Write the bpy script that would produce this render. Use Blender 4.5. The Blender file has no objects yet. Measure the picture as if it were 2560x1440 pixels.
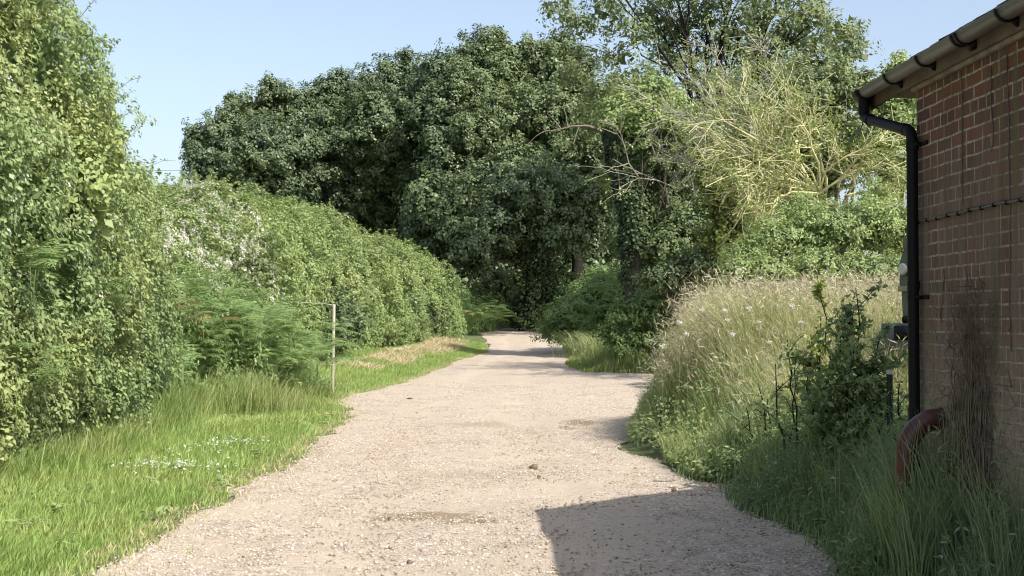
import bpy, math, random
import numpy as np
R = math.radians
rng = np.random.default_rng(7)
random.seed(7)
sc = bpy.context.scene
C = sc.collection

# ------------------------------------------------------------------ camera
CAMZ = 1.55
cam_d = bpy.data.cameras.new("camera"); cam = bpy.data.objects.new("camera", cam_d); C.objects.link(cam)
cam_d.sensor_width = 36; cam_d.lens = 3300 / 2560 * 36
cam_d.clip_start = 0.1; cam_d.clip_end = 3000
cam.location = (0, 0, CAMZ)
cam.rotation_euler = (R(90 + 1.475), 0, R(-2.256))
sc.camera = cam
# ------------------------------------------------------------------ light
SUN = np.array([2.0, -2.28, 3.08]); SUN = SUN / np.linalg.norm(SUN)
el = math.asin(SUN[2]); az = math.atan2(SUN[0], SUN[1])
w = bpy.data.worlds.new("World"); sc.world = w; w.use_nodes = True
nt = w.node_tree; bg = nt.nodes['Background']
sky = nt.nodes.new('ShaderNodeTexSky'); sky.sky_type = 'NISHITA'; sky.sun_disc = False
sky.sun_elevation = el; sky.sun_rotation = az; sky.air_density = 1.0; sky.dust_density = 2.6; sky.ozone_density = 1.3
hsw = nt.nodes.new('ShaderNodeHueSaturation'); hsw.inputs['Saturation'].default_value = .80; hsw.inputs['Value'].default_value = .82
nt.links.new(sky.outputs[0], hsw.inputs['Color']); nt.links.new(hsw.outputs[0], bg.inputs[0]); bg.inputs[1].default_value = 0.15
sd = bpy.data.lights.new("sun", 'SUN'); sd.energy = 3.75; sd.angle = R(0.53); sd.color = (1.0, 0.94, 0.84)
so = bpy.data.objects.new("sun", sd); C.objects.link(so)
from mathutils import Vector, Matrix
so.rotation_euler = Vector(SUN).to_track_quat('Z', 'Y').to_euler(); so.location = (20, -20, 30)
sc.view_settings.view_transform = 'Standard'; sc.view_settings.look = 'None'
sc.view_settings.exposure = 0.86; sc.view_settings.gamma = 1.0
sc.cycles.max_bounces = 5; sc.cycles.diffuse_bounces = 3; sc.cycles.transmission_bounces = 3; sc.cycles.glossy_bounces = 2
sc.cycles.sample_clamp_indirect = 4; sc.cycles.use_denoising = True; sc.cycles.filter_width = 1.1
sc.cycles.caustics_reflective = False; sc.cycles.caustics_refractive = False

# ------------------------------------------------------------------ helpers
def unit(v): return v / np.maximum(np.linalg.norm(v, axis=-1, keepdims=True), 1e-9)
def sm(x, a, b):
    t = np.clip((np.asarray(x, float) - a) / (b - a), 0, 1); return t * t * (3 - 2 * t)
def rdir(n): return unit(rng.normal(size=(n, 3)))
_h = rng.integers(0, 2**31, 4096)
def vnoise(x, y, seed=0):
    x = np.asarray(x, float); y = np.asarray(y, float)
    xi = np.floor(x).astype(int); yi = np.floor(y).astype(int); fx = x - xi; fy = y - yi
    fx = fx * fx * (3 - 2 * fx); fy = fy * fy * (3 - 2 * fy)
    def hh(a, b): return (_h[(a * 73 + b * 179 + seed * 31 + _h[(b + seed) % 4096] % 977) % 4096] % 10007) / 10007.0
    return (hh(xi, yi) * (1 - fx) + hh(xi + 1, yi) * fx) * (1 - fy) + (hh(xi, yi + 1) * (1 - fx) + hh(xi + 1, yi + 1) * fx) * fy
def fbm(x, y, seed=0, o=3):
    s = 0; a = .5
    for i in range(o): s = s + a * vnoise(np.asarray(x) * 2**i, np.asarray(y) * 2**i, seed + i * 7); a *= .5
    return s / (1 - .5**o)

def link(name, me, mat, parent=None):
    ob = bpy.data.objects.new(name, me); C.objects.link(ob)
    if mat is not None: me.materials.append(mat)
    if parent is not None: ob.parent = parent
    return ob
def np_mesh(name, V, F, mat, parent=None, var=None, smooth=False, origin=None):
    """F: (m,k) array or list of such arrays"""
    Fs = F if isinstance(F, list) else [F]
    V = np.asarray(V, np.float32)
    if origin is not None: V = V - np.asarray(origin, np.float32)
    me = bpy.data.meshes.new(name)
    me.vertices.add(len(V)); me.vertices.foreach_set("co", V.ravel())
    li = np.concatenate([f.ravel() for f in Fs]).astype(np.int32)
    tot = np.concatenate([np.full(len(f), f.shape[1]) for f in Fs])
    st = np.concatenate([[0], np.cumsum(tot)[:-1]]).astype(np.int32)
    me.loops.add(len(li)); me.loops.foreach_set("vertex_index", li)
    me.polygons.add(len(tot)); me.polygons.foreach_set("loop_start", st)
    if smooth: me.polygons.foreach_set("use_smooth", np.ones(len(tot), bool))
    me.update(calc_edges=True)
    if var is not None:
        a = me.attributes.new("var", 'FLOAT', 'FACE'); a.data.foreach_set("value", np.asarray(var, np.float32))
    ob = link(name, me, mat, parent)
    if origin is not None and parent is None: ob.location = origin
    return ob
def tag(o, label=None, cat=None, group=None, kind=None):
    if label: o['label'] = label
    if cat: o['category'] = cat
    if group: o['group'] = group
    if kind: o['kind'] = kind
    return o
def thing(name, label, cat, loc=(0, 0, 0), group=None, rz=0):
    o = bpy.data.objects.new(name, None); C.objects.link(o); o.location = loc; o.rotation_euler.z = rz; o.empty_display_size = .2
    return tag(o, label, cat, group)

class MB:
    def __init__(s): s.v = []; s.f = {3: [], 4: []}; s.n = 0; s.var = {3: [], 4: []}
    def add(s, V, F, var=0.5):
        V = np.asarray(V, float); F = np.asarray(F, int)
        s.v.append(V); s.f[F.shape[1]].append(F + s.n); s.n += len(V)
        s.var[F.shape[1]].append(np.broadcast_to(var, (len(F),)))
        return s
    def box(s, x0, x1, y0, y1, z0, z1, bev=0.0):
        if bev <= 0:
            V = [(x, y, z) for x in (x0, x1) for y in (y0, y1) for z in (z0, z1)]
            F = [(0, 1, 3, 2), (4, 6, 7, 5), (0, 4, 5, 1), (2, 3, 7, 6), (0, 2, 6, 4), (1, 5, 7, 3)]
            return s.add(V, F)
        # bevelled: octagonal profile around y plus end insets
        b = bev
        prof = [(x0 + b, z0), (x1 - b, z0), (x1, z0 + b), (x1, z1 - b), (x1 - b, z1), (x0 + b, z1), (x0, z1 - b), (x0, z0 + b)]
        cx, cz = (x0 + x1) / 2, (z0 + z1) / 2
        rings = [(y0, b), (y0 + b, 0), (y1 - b, 0), (y1, b)]
        V = []
        for y, k in rings:
            for x, z in prof:
                V.append((x - np.sign(x - cx) * k * .7, y, z - np.sign(z - cz) * k * .7))
        F = [(r * 8 + i, r * 8 + (i + 1) % 8, (r + 1) * 8 + (i + 1) % 8, (r + 1) * 8 + i) for r in range(3) for i in range(8)]
        for o, rv in ((0, 1), (24, 0)):
            q = [(o + 7, o + 0, o + 1, o + 2), (o + 7, o + 2, o + 3, o + 6), (o + 6, o + 3, o + 4, o + 5)]
            F += [t[::-1] for t in q] if rv else q
        return s.add(V, F)
    def tube(s, pts, rad, k=6, cap=True, var=.5):
        P = np.asarray(pts, float); n = len(P); rad = np.broadcast_to(np.asarray(rad, float), (n,))
        T = np.gradient(P, axis=0); T = unit(T)
        a = np.array([0, 0, 1.]) if abs(T[0, 2]) < .9 else np.array([1., 0, 0])
        U = unit(np.cross(T, a)); W = np.cross(T, U)
        ang = np.arange(k) / k * 2 * np.pi
        V = P[:, None] + rad[:, None, None] * (U[:, None] * np.cos(ang)[None, :, None] + W[:, None] * np.sin(ang)[None, :, None])
        V = V.reshape(-1, 3); i = np.arange(n - 1)[:, None] * k; j = np.arange(k)[None]
        F = np.stack([i + j, i + (j + 1) % k, i + k + (j + 1) % k, i + k + j], -1).reshape(-1, 4)
        s.add(V, F, var)
        if cap and k > 3:
            for base, o in ((0, 1), ((n - 1) * k, 0)):
                c = P[0] if o else P[-1]
                VV = np.vstack([V[base:base + k], c]); m = [(q, (q + 1) % k, k) if not o else ((q + 1) % k, q, k) for q in range(k)]
                s.add(VV, m, var)
        return s
    def build(s, name, mat, parent=None, smooth=False, origin=None):
        V = np.concatenate(s.v); Fs = []; vr = []
        for k in (4, 3):
            if s.f[k]: Fs.append(np.concatenate(s.f[k])); vr.append(np.concatenate(s.var[k]))
        return np_mesh(name, V, Fs, mat, parent, np.concatenate(vr), smooth, origin)

# pixel of the photo (2560 wide) -> world point at distance Y
def PX(u, Y): return (u - 1150) / 3300 * Y
def PZ(v, Y): return CAMZ + (805 - v) / 3300 * Y

# ------------------------------------------------------------------ materials
def node_mat(name):
    m = bpy.data.materials.new(name); m.use_nodes = True; n = m.node_tree; n.nodes.clear()
    out = n.nodes.new('ShaderNodeOutputMaterial'); return m, n, out
def N(n, t, **kw):
    x = n.nodes.new(t)
    for k, v in kw.items():
        if k in x.inputs.keys(): x.inputs[k].default_value = v
        else: setattr(x, k, v)
    return x
def ramp(n, stops, interp='LINEAR'):
    r = n.nodes.new('ShaderNodeValToRGB'); e = r.color_ramp; e.interpolation = interp
    while len(e.elements) < len(stops): e.elements.new(.5)
    for el_, (p, c) in zip(e.elements, stops): el_.position = p; el_.color = (*c, 1) if len(c) == 3 else c
    return r
def mixc(n, a, b, f, mode='MIX'):
    x = n.nodes.new('ShaderNodeMix'); x.data_type = 'RGBA'; x.blend_type = mode
    for s, v in ((0, f), (6, a), (7, b)):
        if hasattr(v, 'node'): n.links.new(v, x.inputs[s])
        elif s == 0: x.inputs[0].default_value = v
        else: x.inputs[s].default_value = (*v, 1)
    return x.outputs[2]
def leaf_mat(name, cols, patch=None, trans=.28, rough=.5, spec=.35, pscale=.6):
    """cols: list of colours spread over per-leaf 'var'; patch: (colour, amount) large soft hue patches"""
    m, n, out = node_mat(name)
    at = N(n, 'ShaderNodeAttribute', attribute_name='var')
    rp = ramp(n, [(i / (len(cols) - 1), c) for i, c in enumerate(cols)]); n.links.new(at.outputs['Fac'], rp.inputs[0])
    col = rp.outputs[0]
    if patch:
        tc = N(n, 'ShaderNodeNewGeometry'); nz = N(n, 'ShaderNodeTexNoise', Scale=pscale, Detail=2.0)
        n.links.new(tc.outputs['Position'], nz.inputs['Vector'])
        r2 = ramp(n, [(.42, (0, 0, 0)), (.62, (patch[1],) * 3)]); n.links.new(nz.outputs['Fac'], r2.inputs[0])
        col = mixc(n, col, patch[0], r2.outputs[0])
    p = N(n, 'ShaderNodeBsdfPrincipled', Roughness=rough); p.inputs['Specular IOR Level'].default_value = spec
    n.links.new(col, p.inputs['Base Color'])
    tr = N(n, 'ShaderNodeBsdfTranslucent'); hs = N(n, 'ShaderNodeHueSaturation', Saturation=1.15, Value=1.25); hs.inputs['Hue'].default_value = .485
    n.links.new(col, hs.inputs['Color']); n.links.new(hs.outputs[0], tr.inputs[0])
    mx = N(n, 'ShaderNodeMixShader'); mx.inputs[0].default_value = trans
    n.links.new(p.outputs[0], mx.inputs[1]); n.links.new(tr.outputs[0], mx.inputs[2]); n.links.new(mx.outputs[0], out.inputs[0])
    return m
def plain(name, col, rough=.6, spec=.3, noise=0, nscale=8, col2=None, bump=0, metal=0):
    m, n, out = node_mat(name); p = N(n, 'ShaderNodeBsdfPrincipled', Roughness=rough); p.inputs['Specular IOR Level'].default_value = spec
    p.inputs['Metallic'].default_value = metal
    g = N(n, 'ShaderNodeTexCoord'); nz = N(n, 'ShaderNodeTexNoise', Scale=nscale, Detail=5.0, Roughness=.65); n.links.new(g.outputs['Object'], nz.inputs['Vector'])
    c2 = col2 if col2 else tuple(c * (1 - noise) for c in col)
    rp = ramp(n, [(.35, c2), (.65, col)]); n.links.new(nz.outputs['Fac'], rp.inputs[0]); n.links.new(rp.outputs[0], p.inputs['Base Color'])
    if bump:
        b = N(n, 'ShaderNodeBump', Strength=bump, Distance=.02); n.links.new(nz.outputs['Fac'], b.inputs['Height']); n.links.new(b.outputs[0], p.inputs['Normal'])
    n.links.new(p.outputs[0], out.inputs[0]); return m

M = {}
M['oak'] = leaf_mat('oak leaves', [(0.072, 0.108, 0.065), (0.114, 0.160, 0.087), (0.178, 0.226, 0.129)], ((0.178, 0.226, 0.087), .5), trans=.2, rough=.45, pscale=.12)
M['root'] = plain('dead climber stems', (.22, .18, .145), .9, .2, nscale=8, col2=(.09, .075, .06))
M['ash'] = leaf_mat('ash leaves', [(0.089, 0.127, 0.064), (0.161, 0.212, 0.099), (0.239, 0.288, 0.140)], ((0.239, 0.270, 0.099), .5), trans=.3, pscale=.3)
M['hawthorn'] = leaf_mat('hawthorn leaves', [(0.122, 0.185, 0.082), (0.230, 0.311, 0.132), (0.363, 0.435, 0.205)], ((0.363, 0.392, 0.147), .55), trans=.3, pscale=.5)
M['bramble'] = leaf_mat('bramble leaves', [(0.123, 0.189, 0.079), (0.248, 0.328, 0.131), (0.395, 0.463, 0.211)], ((0.323, 0.395, 0.145), .5), trans=.3, pscale=.4)
M['fern'] = leaf_mat('bracken fronds', [(0.113, 0.192, 0.068), (0.208, 0.304, 0.112), (0.303, 0.401, 0.168)], None, trans=.32)
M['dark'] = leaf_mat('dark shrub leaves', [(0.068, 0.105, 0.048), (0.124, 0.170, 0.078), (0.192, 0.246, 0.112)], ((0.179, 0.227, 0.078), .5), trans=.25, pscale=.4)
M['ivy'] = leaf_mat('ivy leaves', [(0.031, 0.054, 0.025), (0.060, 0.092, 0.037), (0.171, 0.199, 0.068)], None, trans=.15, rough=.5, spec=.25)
M['yellowgreen'] = leaf_mat('pale yellow-green leaves', [(0.118, 0.175, 0.048), (0.210, 0.263, 0.076), (0.315, 0.350, 0.110)], None, trans=.35)  # yellow-green is the leaves' own colour
M['grass'] = leaf_mat('lawn grass', [(0.133, 0.232, 0.059), (0.237, 0.357, 0.094), (0.359, 0.465, 0.158), (0.568, 0.497, 0.273)], ((0.322, 0.357, 0.124), .55), trans=.35, pscale=.9)
M['lushgrass'] = leaf_mat('long grass', [(0.124, 0.200, 0.058), (0.228, 0.314, 0.096), (0.370, 0.427, 0.162)], ((0.352, 0.355, 0.153), .5), trans=.35, pscale=.8)
M['meadow'] = leaf_mat('meadow stems', [(0.119, 0.194, 0.068), (0.255, 0.326, 0.128), (0.443, 0.488, 0.218), (0.680, 0.600, 0.413)], ((0.408, 0.440, 0.218), .5), trans=.35, pscale=.5)
M['seed'] = leaf_mat('grass seed heads', [(0.336, 0.321, 0.204), (0.504, 0.445, 0.334), (0.672, 0.600, 0.500)], None, trans=.35)
M['weed'] = leaf_mat('wall weeds', [(0.129, 0.194, 0.089), (0.232, 0.317, 0.133), (0.377, 0.449, 0.208)], ((0.204, 0.272, 0.179), .5), trans=.3, pscale=.8)
M['straw'] = leaf_mat('dry straw', [(0.440, 0.363, 0.198), (0.605, 0.506, 0.308), (0.680, 0.600, 0.462)], None, trans=.3)
M['petal'] = leaf_mat('white petals', [(.62, .60, .52), (.78, .77, .72), (.85, .84, .82)], None, trans=.3)
M['pink'] = leaf_mat('pinkish blossom', [(.45, .40, .33), (.62, .56, .50), (.74, .68, .66)], None, trans=.3)
M['bark'] = plain('bark', (.16, .135, .105), .85, .2, nscale=9, col2=(.06, .05, .04), bump=.6)
M['shadebark'] = plain('shade-darkened bark', (.032, .028, .022), .95, .1, nscale=9, col2=(.018, .016, .013), bump=.5)  # near-black: shade under the oaks is put into the bark colour
M['palebark'] = plain('pale broken wood', (.42, .36, .27), .85, .2, nscale=14, col2=(.20, .17, .13), bump=.5)
M['lichen'] = plain('lichen covered twigs', (.56, .55, .30), .85, .2, nscale=3, col2=(.40, .39, .23))
M['deadgrey'] = plain('grey dead twigs', (.42, .41, .33), .85, .2, nscale=3, col2=(.20, .18, .15))

# ------------------------------------------------------------------ terrain
_zy = [-50, 30, 36, 42, 47, 52, 57, 62, 68, 75, 90, 130, 500]; _zz = [0, 0, .04, .11, .19, .29, .46, .67, .92, 1.2, 1.5, 1.9, 3]
def zroad(Y): return np.interp(Y, _zy, _zz)
_ly = [-30, 2, 8.06, 9.6, 11.2, 13, 14.8, 18.6, 20.9, 23.2, 25, 27.6, 33, 40, 47, 53, 58.5, 64, 70, 73, 75, 77]
_lx = [-2.6, -2.5, -2.30, -2.12, -2.05, -2.0, -1.86, -1.8, -1.78, -1.85, -2.3, -2.43, -1.5, -.75, .0, 1.1, 1.3, 1.15, .95, 1.4, 2.6, 8]
_ry = [-30, 2, 8.06, 9.4, 10.5, 12.5, 14.2, 16.8, 18.8, 20.5, 21.5, 36, 37.4, 38.6, 43, 53, 62, 69, 72, 74, 77]
_rx = [2.5, 2.5, 2.27, 2.38, 2.4, 2.42, 2.15, 1.98, 2.6, 4.2, 16, 16, 6, 3.6, 3.6, 4.4, 4.6, 4.8, 7, 14, 14]
def xl(Y): return np.interp(Y, _ly, _lx) + (vnoise(Y * 1.3, 0 * Y, 3) - .5) * .22 + (vnoise(Y * 5, 0 * Y, 4) - .5) * .09
def xr(Y): return np.interp(Y, _ry, _rx) + (vnoise(Y * 1.3, 0 * Y, 13) - .5) * .22 + (vnoise(Y * 5, 0 * Y, 14) - .5) * .09
def inroad(X, Y, m=0.0): return (X > xl(Y) + m) & (X < xr(Y) - m) & (Y < 77)
def mound(X, Y): return 0.95 * sm(X, 2.1, 4.0) * sm(Y, 12.6, 16.5) * (1 - sm(Y, 19.0, 21.3)) + .12 * sm(X, 2.3, 3.2) * (1 - sm(Y, 12, 14))
def ht(X, Y):
    X = np.asarray(X, float); Y = np.asarray(Y, float)
    z = zroad(Y) + mound(X, Y)
    off = xl(Y) - X
    z = z + .22 * sm(off, .5, 2.6) * (1 - sm(Y, 66, 80)) * sm(Y, 24, 34) + .9 * sm(X - xr(Y), .4, 5) * sm(Y, 36, 42) * (1 - sm(Y, 66, 80))
    z = z + (fbm(X * .8, Y * .8, 5) - .5) * .10 * sm(np.minimum(np.abs(off), np.abs(X - xr(Y))), 0, 1)
    return z
def gaps(a, b, d0, g):
    o = [a]; d = d0
    while o[-1] < b: o.append(o[-1] + d); d *= g
    return o
gx = sorted(set([-x for x in gaps(8, 400, .4, 1.12)] + list(np.arange(-8, 18, .2)) + gaps(18, 400, .4, 1.12)))
gy = sorted(set([-y for y in gaps(0, 60, .5, 1.2)] + list(np.arange(0, 80, .2)) + gaps(80, 900, .5, 1.12)))
GX, GY = np.meshgrid(gx, gy); GZ = ht(GX, GY) - .06 * inroad(GX, GY, .0)
nx, ny = len(gx), len(gy)
ii = (np.arange(ny - 1)[:, None] * nx + np.arange(nx - 1)[None]); F = np.stack([ii, ii + 1, ii + nx + 1, ii + nx], -1).reshape(-1, 4)
m, n, out = node_mat('turf soil'); p = N(n, 'ShaderNodeBsdfPrincipled', Roughness=.95)
g = N(n, 'ShaderNodeNewGeometry'); nz = N(n, 'ShaderNodeTexNoise', Scale=2.5, Detail=8.0, Roughness=.7); n.links.new(g.outputs['Position'], nz.inputs['Vector'])
rp = ramp(n, [(.3, (.06, .07, .03)), (.55, (.10, .13, .04)), (.75, (.16, .16, .08))]); n.links.new(nz.outputs['Fac'], rp.inputs[0]); n.links.new(rp.outputs[0], p.inputs['Base Color'])
b = N(n, 'ShaderNodeBump', Strength=.8, Distance=.05); n.links.new(nz.outputs['Fac'], b.inputs['Height']); n.links.new(b.outputs[0], p.inputs['Normal']); n.links.new(p.outputs[0], out.inputs[0])
M['soil'] = m
tag(np_mesh('ground', np.stack([GX, GY, GZ], -1).reshape(-1, 3), F, M['soil'], smooth=True), 'rough green ground under the verges and hedges', 'ground', kind='structure')

# gravel track
ys = np.array(sorted(set(list(np.arange(-12, 6, .3)) + list(np.arange(6, 30, .06)) + list(np.arange(30, 77.01, .2)))))
ts = np.linspace(0, 1, 110)
XL, XR = xl(ys), xr(ys)
TX = XL[:, None] + (XR - XL)[:, None] * ts[None]; TY = np.repeat(ys[:, None], len(ts), 1)
edge = np.minimum(ts, 1 - ts)[None]
TZ = ht(TX, TY) + .004 + sm(edge, 0, .08) * ((fbm(TX * 1.3, TY * 1.3, 21) - .5) * .05 + (fbm(TX * 9, TY * 9, 22, 2) - .5) * .016)
for (ru, rv, rl, rw, rd) in ((1060, 1280, .62, .16, .035), (1160, 1300, .3, .1, .02), (1450, 1056, .24, .14, .03), (1120, 1060, .5, .2, .015)):
    Yc = CAMZ / ((rv - 805) / 3300); Xc = PX(ru, Yc)
    TZ -= rd * np.exp(-(((TX - Xc) / rl) ** 2 + ((TY - Yc) / rw) ** 2))
m, n, out = node_mat('gravel'); p = N(n, 'ShaderNodeBsdfPrincipled', Roughness=.9); p.inputs['Specular IOR Level'].default_value = .25
g = N(n, 'ShaderNodeNewGeometry')
mp = N(n, 'ShaderNodeMapping'); mp.inputs['Scale'].default_value = (1, .8, 1); n.links.new(g.outputs['Position'], mp.inputs['Vector'])
v1 = N(n, 'ShaderNodeTexVoronoi', Scale=34.0); n.links.new(mp.outputs[0], v1.inputs['Vector'])
v2 = N(n, 'ShaderNodeTexVoronoi', Scale=85.0); n.links.new(mp.outputs[0], v2.inputs['Vector'])
sep = N(n, 'ShaderNodeSeparateColor'); n.links.new(v1.outputs['Color'], sep.inputs[0])
rp = ramp(n, [(0, (0.201, 0.154, 0.119)), (.25, (0.333, 0.266, 0.216)), (.55, (0.433, 0.362, 0.294)), (.8, (0.479, 0.416, 0.353)), (1, (0.619, 0.583, 0.534))]); n.links.new(sep.outputs[0], rp.inputs[0])
sep2 = N(n, 'ShaderNodeSeparateColor'); n.links.new(v2.outputs['Color'], sep2.inputs[0])
rp2 = ramp(n, [(0, (0.271, 0.208, 0.157)), (.5, (0.426, 0.358, 0.286)), (1, (0.557, 0.499, 0.442))]); n.links.new(sep2.outputs[1], rp2.inputs[0])
col = mixc(n, rp.outputs[0], rp2.outputs[0], .45)
nz = N(n, 'ShaderNodeTexNoise', Scale=.9, Detail=6.0, Roughness=.6); n.links.new(g.outputs['Position'], nz.inputs['Vector'])
rs = ramp(n, [(.42, (0, 0, 0)), (.58, (.92,) * 3)]); n.links.new(nz.outputs['Fac'], rs.inputs[0])
col = mixc(n, col, (0.433, 0.366, 0.289), rs.outputs[0])       # fine dusty sand between the stones
nz3 = N(n, 'ShaderNodeTexNoise', Scale=3.0, Detail=8.0, Roughness=.75); n.links.new(g.outputs['Position'], nz3.inputs['Vector'])
rs3 = ramp(n, [(.56, (0, 0, 0)), (.70, (.6,) * 3)]); n.links.new(nz3.outputs['Fac'], rs3.inputs[0])
col = mixc(n, col, (0.294, 0.250, 0.194), rs3.outputs[0])
ra = N(n, 'ShaderNodeAttribute', attribute_name='rut'); rf_ = N(n, 'ShaderNodeMath', operation='MULTIPLY'); n.links.new(ra.outputs['Fac'], rf_.inputs[0]); nzr = N(n, 'ShaderNodeTexNoise', Scale=2.2, Detail=6.0, Roughness=.7); n.links.new(g.outputs['Position'], nzr.inputs['Vector'])
rr_ = ramp(n, [(.35, (.3,) * 3), (.6, (.95,) * 3)]); n.links.new(nzr.outputs['Fac'], rr_.inputs[0]); n.links.new(rr_.outputs[0], rf_.inputs[1]); col = mixc(n, col, (0.472, 0.396, 0.317), rf_.outputs[0])
# damp dirt stains lying in the hollows
stain = None
for (ru, rv, rl, rw) in ((1060, 1279, .50, .30), (1165, 1299, .25, .17), (1450, 1055, .26, .55), (1415, 1069, .12, .3), (1130, 1103, .5, .5), (1200, 1060, .5, .7), (1180, 1190, .5, .5), (1330, 1186, .3, .12)):
    Yc = CAMZ / ((rv - 805) / 3300); Xc = PX(ru, Yc)
    vs = N(n, 'ShaderNodeVectorMath', operation='SUBTRACT'); n.links.new(g.outputs['Position'], vs.inputs[0]); vs.inputs[1].default_value = (Xc, Yc, 0)
    vm = N(n, 'ShaderNodeVectorMath', operation='MULTIPLY'); n.links.new(vs.outputs[0], vm.inputs[0]); vm.inputs[1].default_value = (1 / rl, 1 / rw, 0)
    ln = N(n, 'ShaderNodeVectorMath', operation='LENGTH'); n.links.new(vm.outputs[0], ln.inputs[0])
    ad = N(n, 'ShaderNodeMath', operation='ADD'); n.links.new(ln.outputs['Value'], ad.inputs[0])
    ns = N(n, 'ShaderNodeTexNoise', Scale=9.0, Detail=5.0); n.links.new(g.outputs['Position'], ns.inputs['Vector'])
    sc2 = N(n, 'ShaderNodeMath', operation='MULTIPLY_ADD'); n.links.new(ns.outputs['Fac'], sc2.inputs[0]); sc2.inputs[1].default_value = 1.6; sc2.inputs[2].default_value = -.8
    n.links.new(sc2.outputs[0], ad.inputs[1])
    lt = N(n, 'ShaderNodeMapRange'); n.links.new(ad.outputs[0], lt.inputs[0]); lt.inputs[1].default_value = .75; lt.inputs[2].default_value = 1.1; lt.inputs[3].default_value = .95 if rv > 1270 or ru > 1400 else .4; lt.inputs[4].default_value = 0
    if stain is None: stain = lt.outputs[0]
    else:
        mxx = N(n, 'ShaderNodeMath', operation='MAXIMUM'); n.links.new(stain, mxx.inputs[0]); n.links.new(lt.outputs[0], mxx.inputs[1]); stain = mxx.outputs[0]
col = mixc(n, col, (.24, .185, .125), stain)
n.links.new(col, p.inputs['Base Color'])
hm = N(n, 'ShaderNodeMath', operation='MULTIPLY_ADD'); n.links.new(v1.outputs['Distance'], hm.inputs[0]); hm.inputs[1].default_value = -1.0
n.links.new(v2.outputs['Distance'], hm.inputs[2])
b = N(n, 'ShaderNodeBump', Strength=.7, Distance=.012); n.links.new(hm.outputs[0], b.inputs['Height']); n.links.new(b.outputs[0], p.inputs['Normal'])
n.links.new(p.outputs[0], out.inputs[0]); M['gravel'] = m
nt_ = len(ts); ii = (np.arange(len(ys) - 1)[:, None] * nt_ + np.arange(nt_ - 1)[None]); F = np.stack([ii, ii + 1, ii + nt_ + 1, ii + nt_], -1).reshape(-1, 4)
cxr = np.interp(TY, [0, 8, 20, 30, 45, 55, 65, 77], [0, 0, .1, .5, 1.7, 2.8, 3.0, 5]) + (vnoise(TY * .4, TY * 0, 77) - .5) * .3
RUT = np.exp(-(((TX - cxr + .78) / .26) ** 2)) + np.exp(-(((TX - cxr - .78) / .26) ** 2)); TZ = TZ - .014 * RUT
trk = np_mesh('gravel_track', np.stack([TX, TY, TZ], -1).reshape(-1, 3), F, M['gravel'], smooth=True); ra_ = trk.data.attributes.new('rut', 'FLOAT', 'POINT'); ra_.data.foreach_set('value', RUT.ravel().astype(np.float32))
tag(trk, 'pale pinkish gravel track running away between the hedges', 'track', kind='structure')
def ztrack(X, Y): return ht(X, Y) + .004 + (fbm(X * 1.3, Y * 1.3, 21) - .5) * .05

# loose stones
def stones(n, Y, X, size, name, mat, sink=.3):
    base = np.array([(1, 0, 0), (-1, 0, 0), (0, 1, 0), (0, -1, 0), (0, 0, 1), (0, 0, -1)], float)
    fc = np.array([(0, 2, 4), (2, 1, 4), (1, 3, 4), (3, 0, 4), (2, 0, 5), (1, 2, 5), (3, 1, 5), (0, 3, 5)])
    S = size * (.5 + rng.random((n, 1, 1)) ** 2 * 1.3)
    V = base[None] * (.65 + .7 * rng.random((n, 6, 1))) * S * np.array([1, .8, .55]) + rng.normal(size=(n, 6, 3)) * S * .12
    a = rng.random(n) * 6.28; ca, sa = np.cos(a)[:, None], np.sin(a)[:, None]
    V = np.stack([V[..., 0] * ca - V[..., 1] * sa, V[..., 0] * sa + V[..., 1] * ca, V[..., 2]], -1)
    V += np.stack([X, Y, ztrack(X, Y) + size * .15], -1)[:, None]
    Fc = (np.arange(n)[:, None, None] * 6 + fc[None]).reshape(-1, 3)
    return np_mesh(name, V.reshape(-1, 3), Fc, mat, None, np.repeat(rng.random(n), 8))
M['chips'] = leaf_mat('flint chips', [(.27, .215, .17), (.37, .295, .235), (.44, .365, .295), (.50, .44, .37), (.68, .65, .60)], None, trans=0, rough=.8)
nS = 90000
Ysn = 6.5 + 26 * rng.random(nS) ** 1.5; Xsn = xl(Ysn) - .05 + (np.minimum(xr(Ysn), 6) - xl(Ysn) + .1) * rng.random(nS)
keep = (fbm(Xsn * .9, Ysn * .9, 40) + .35 * rng.random(nS) + .25 * (np.abs(Xsn - .2) > 1.3) >  .60)
tag(stones(int(keep.sum()), Ysn[keep], Xsn[keep], .0095, 'loose_gravel', M['chips']), 'loose flint chips scattered over the near part of the track', 'gravel', kind='stuff')

nS = 1700; Ysn = 6.5 + 34 * rng.random(nS) ** 1.3; Xsn = xl(Ysn) + (np.minimum(xr(Ysn), 6) - xl(Ysn)) * rng.random(nS); kq = fbm(Xsn * .8, Ysn * .8, 57) > .56; Xsn, Ysn = Xsn[kq], Ysn[kq]; nS = len(Xsn)
M['litter'] = leaf_mat('dead leaf litter', [(0.105, 0.075, 0.045), (0.240, 0.173, 0.105), (0.450, 0.360, 0.225)], None, trans=.1)
tag(stones(nS, Ysn, Xsn, .011, 'leaf_litter', M['litter']), 'dark bits of dead leaf, twig and stone lying on the gravel', 'litter', kind='stuff')
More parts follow.
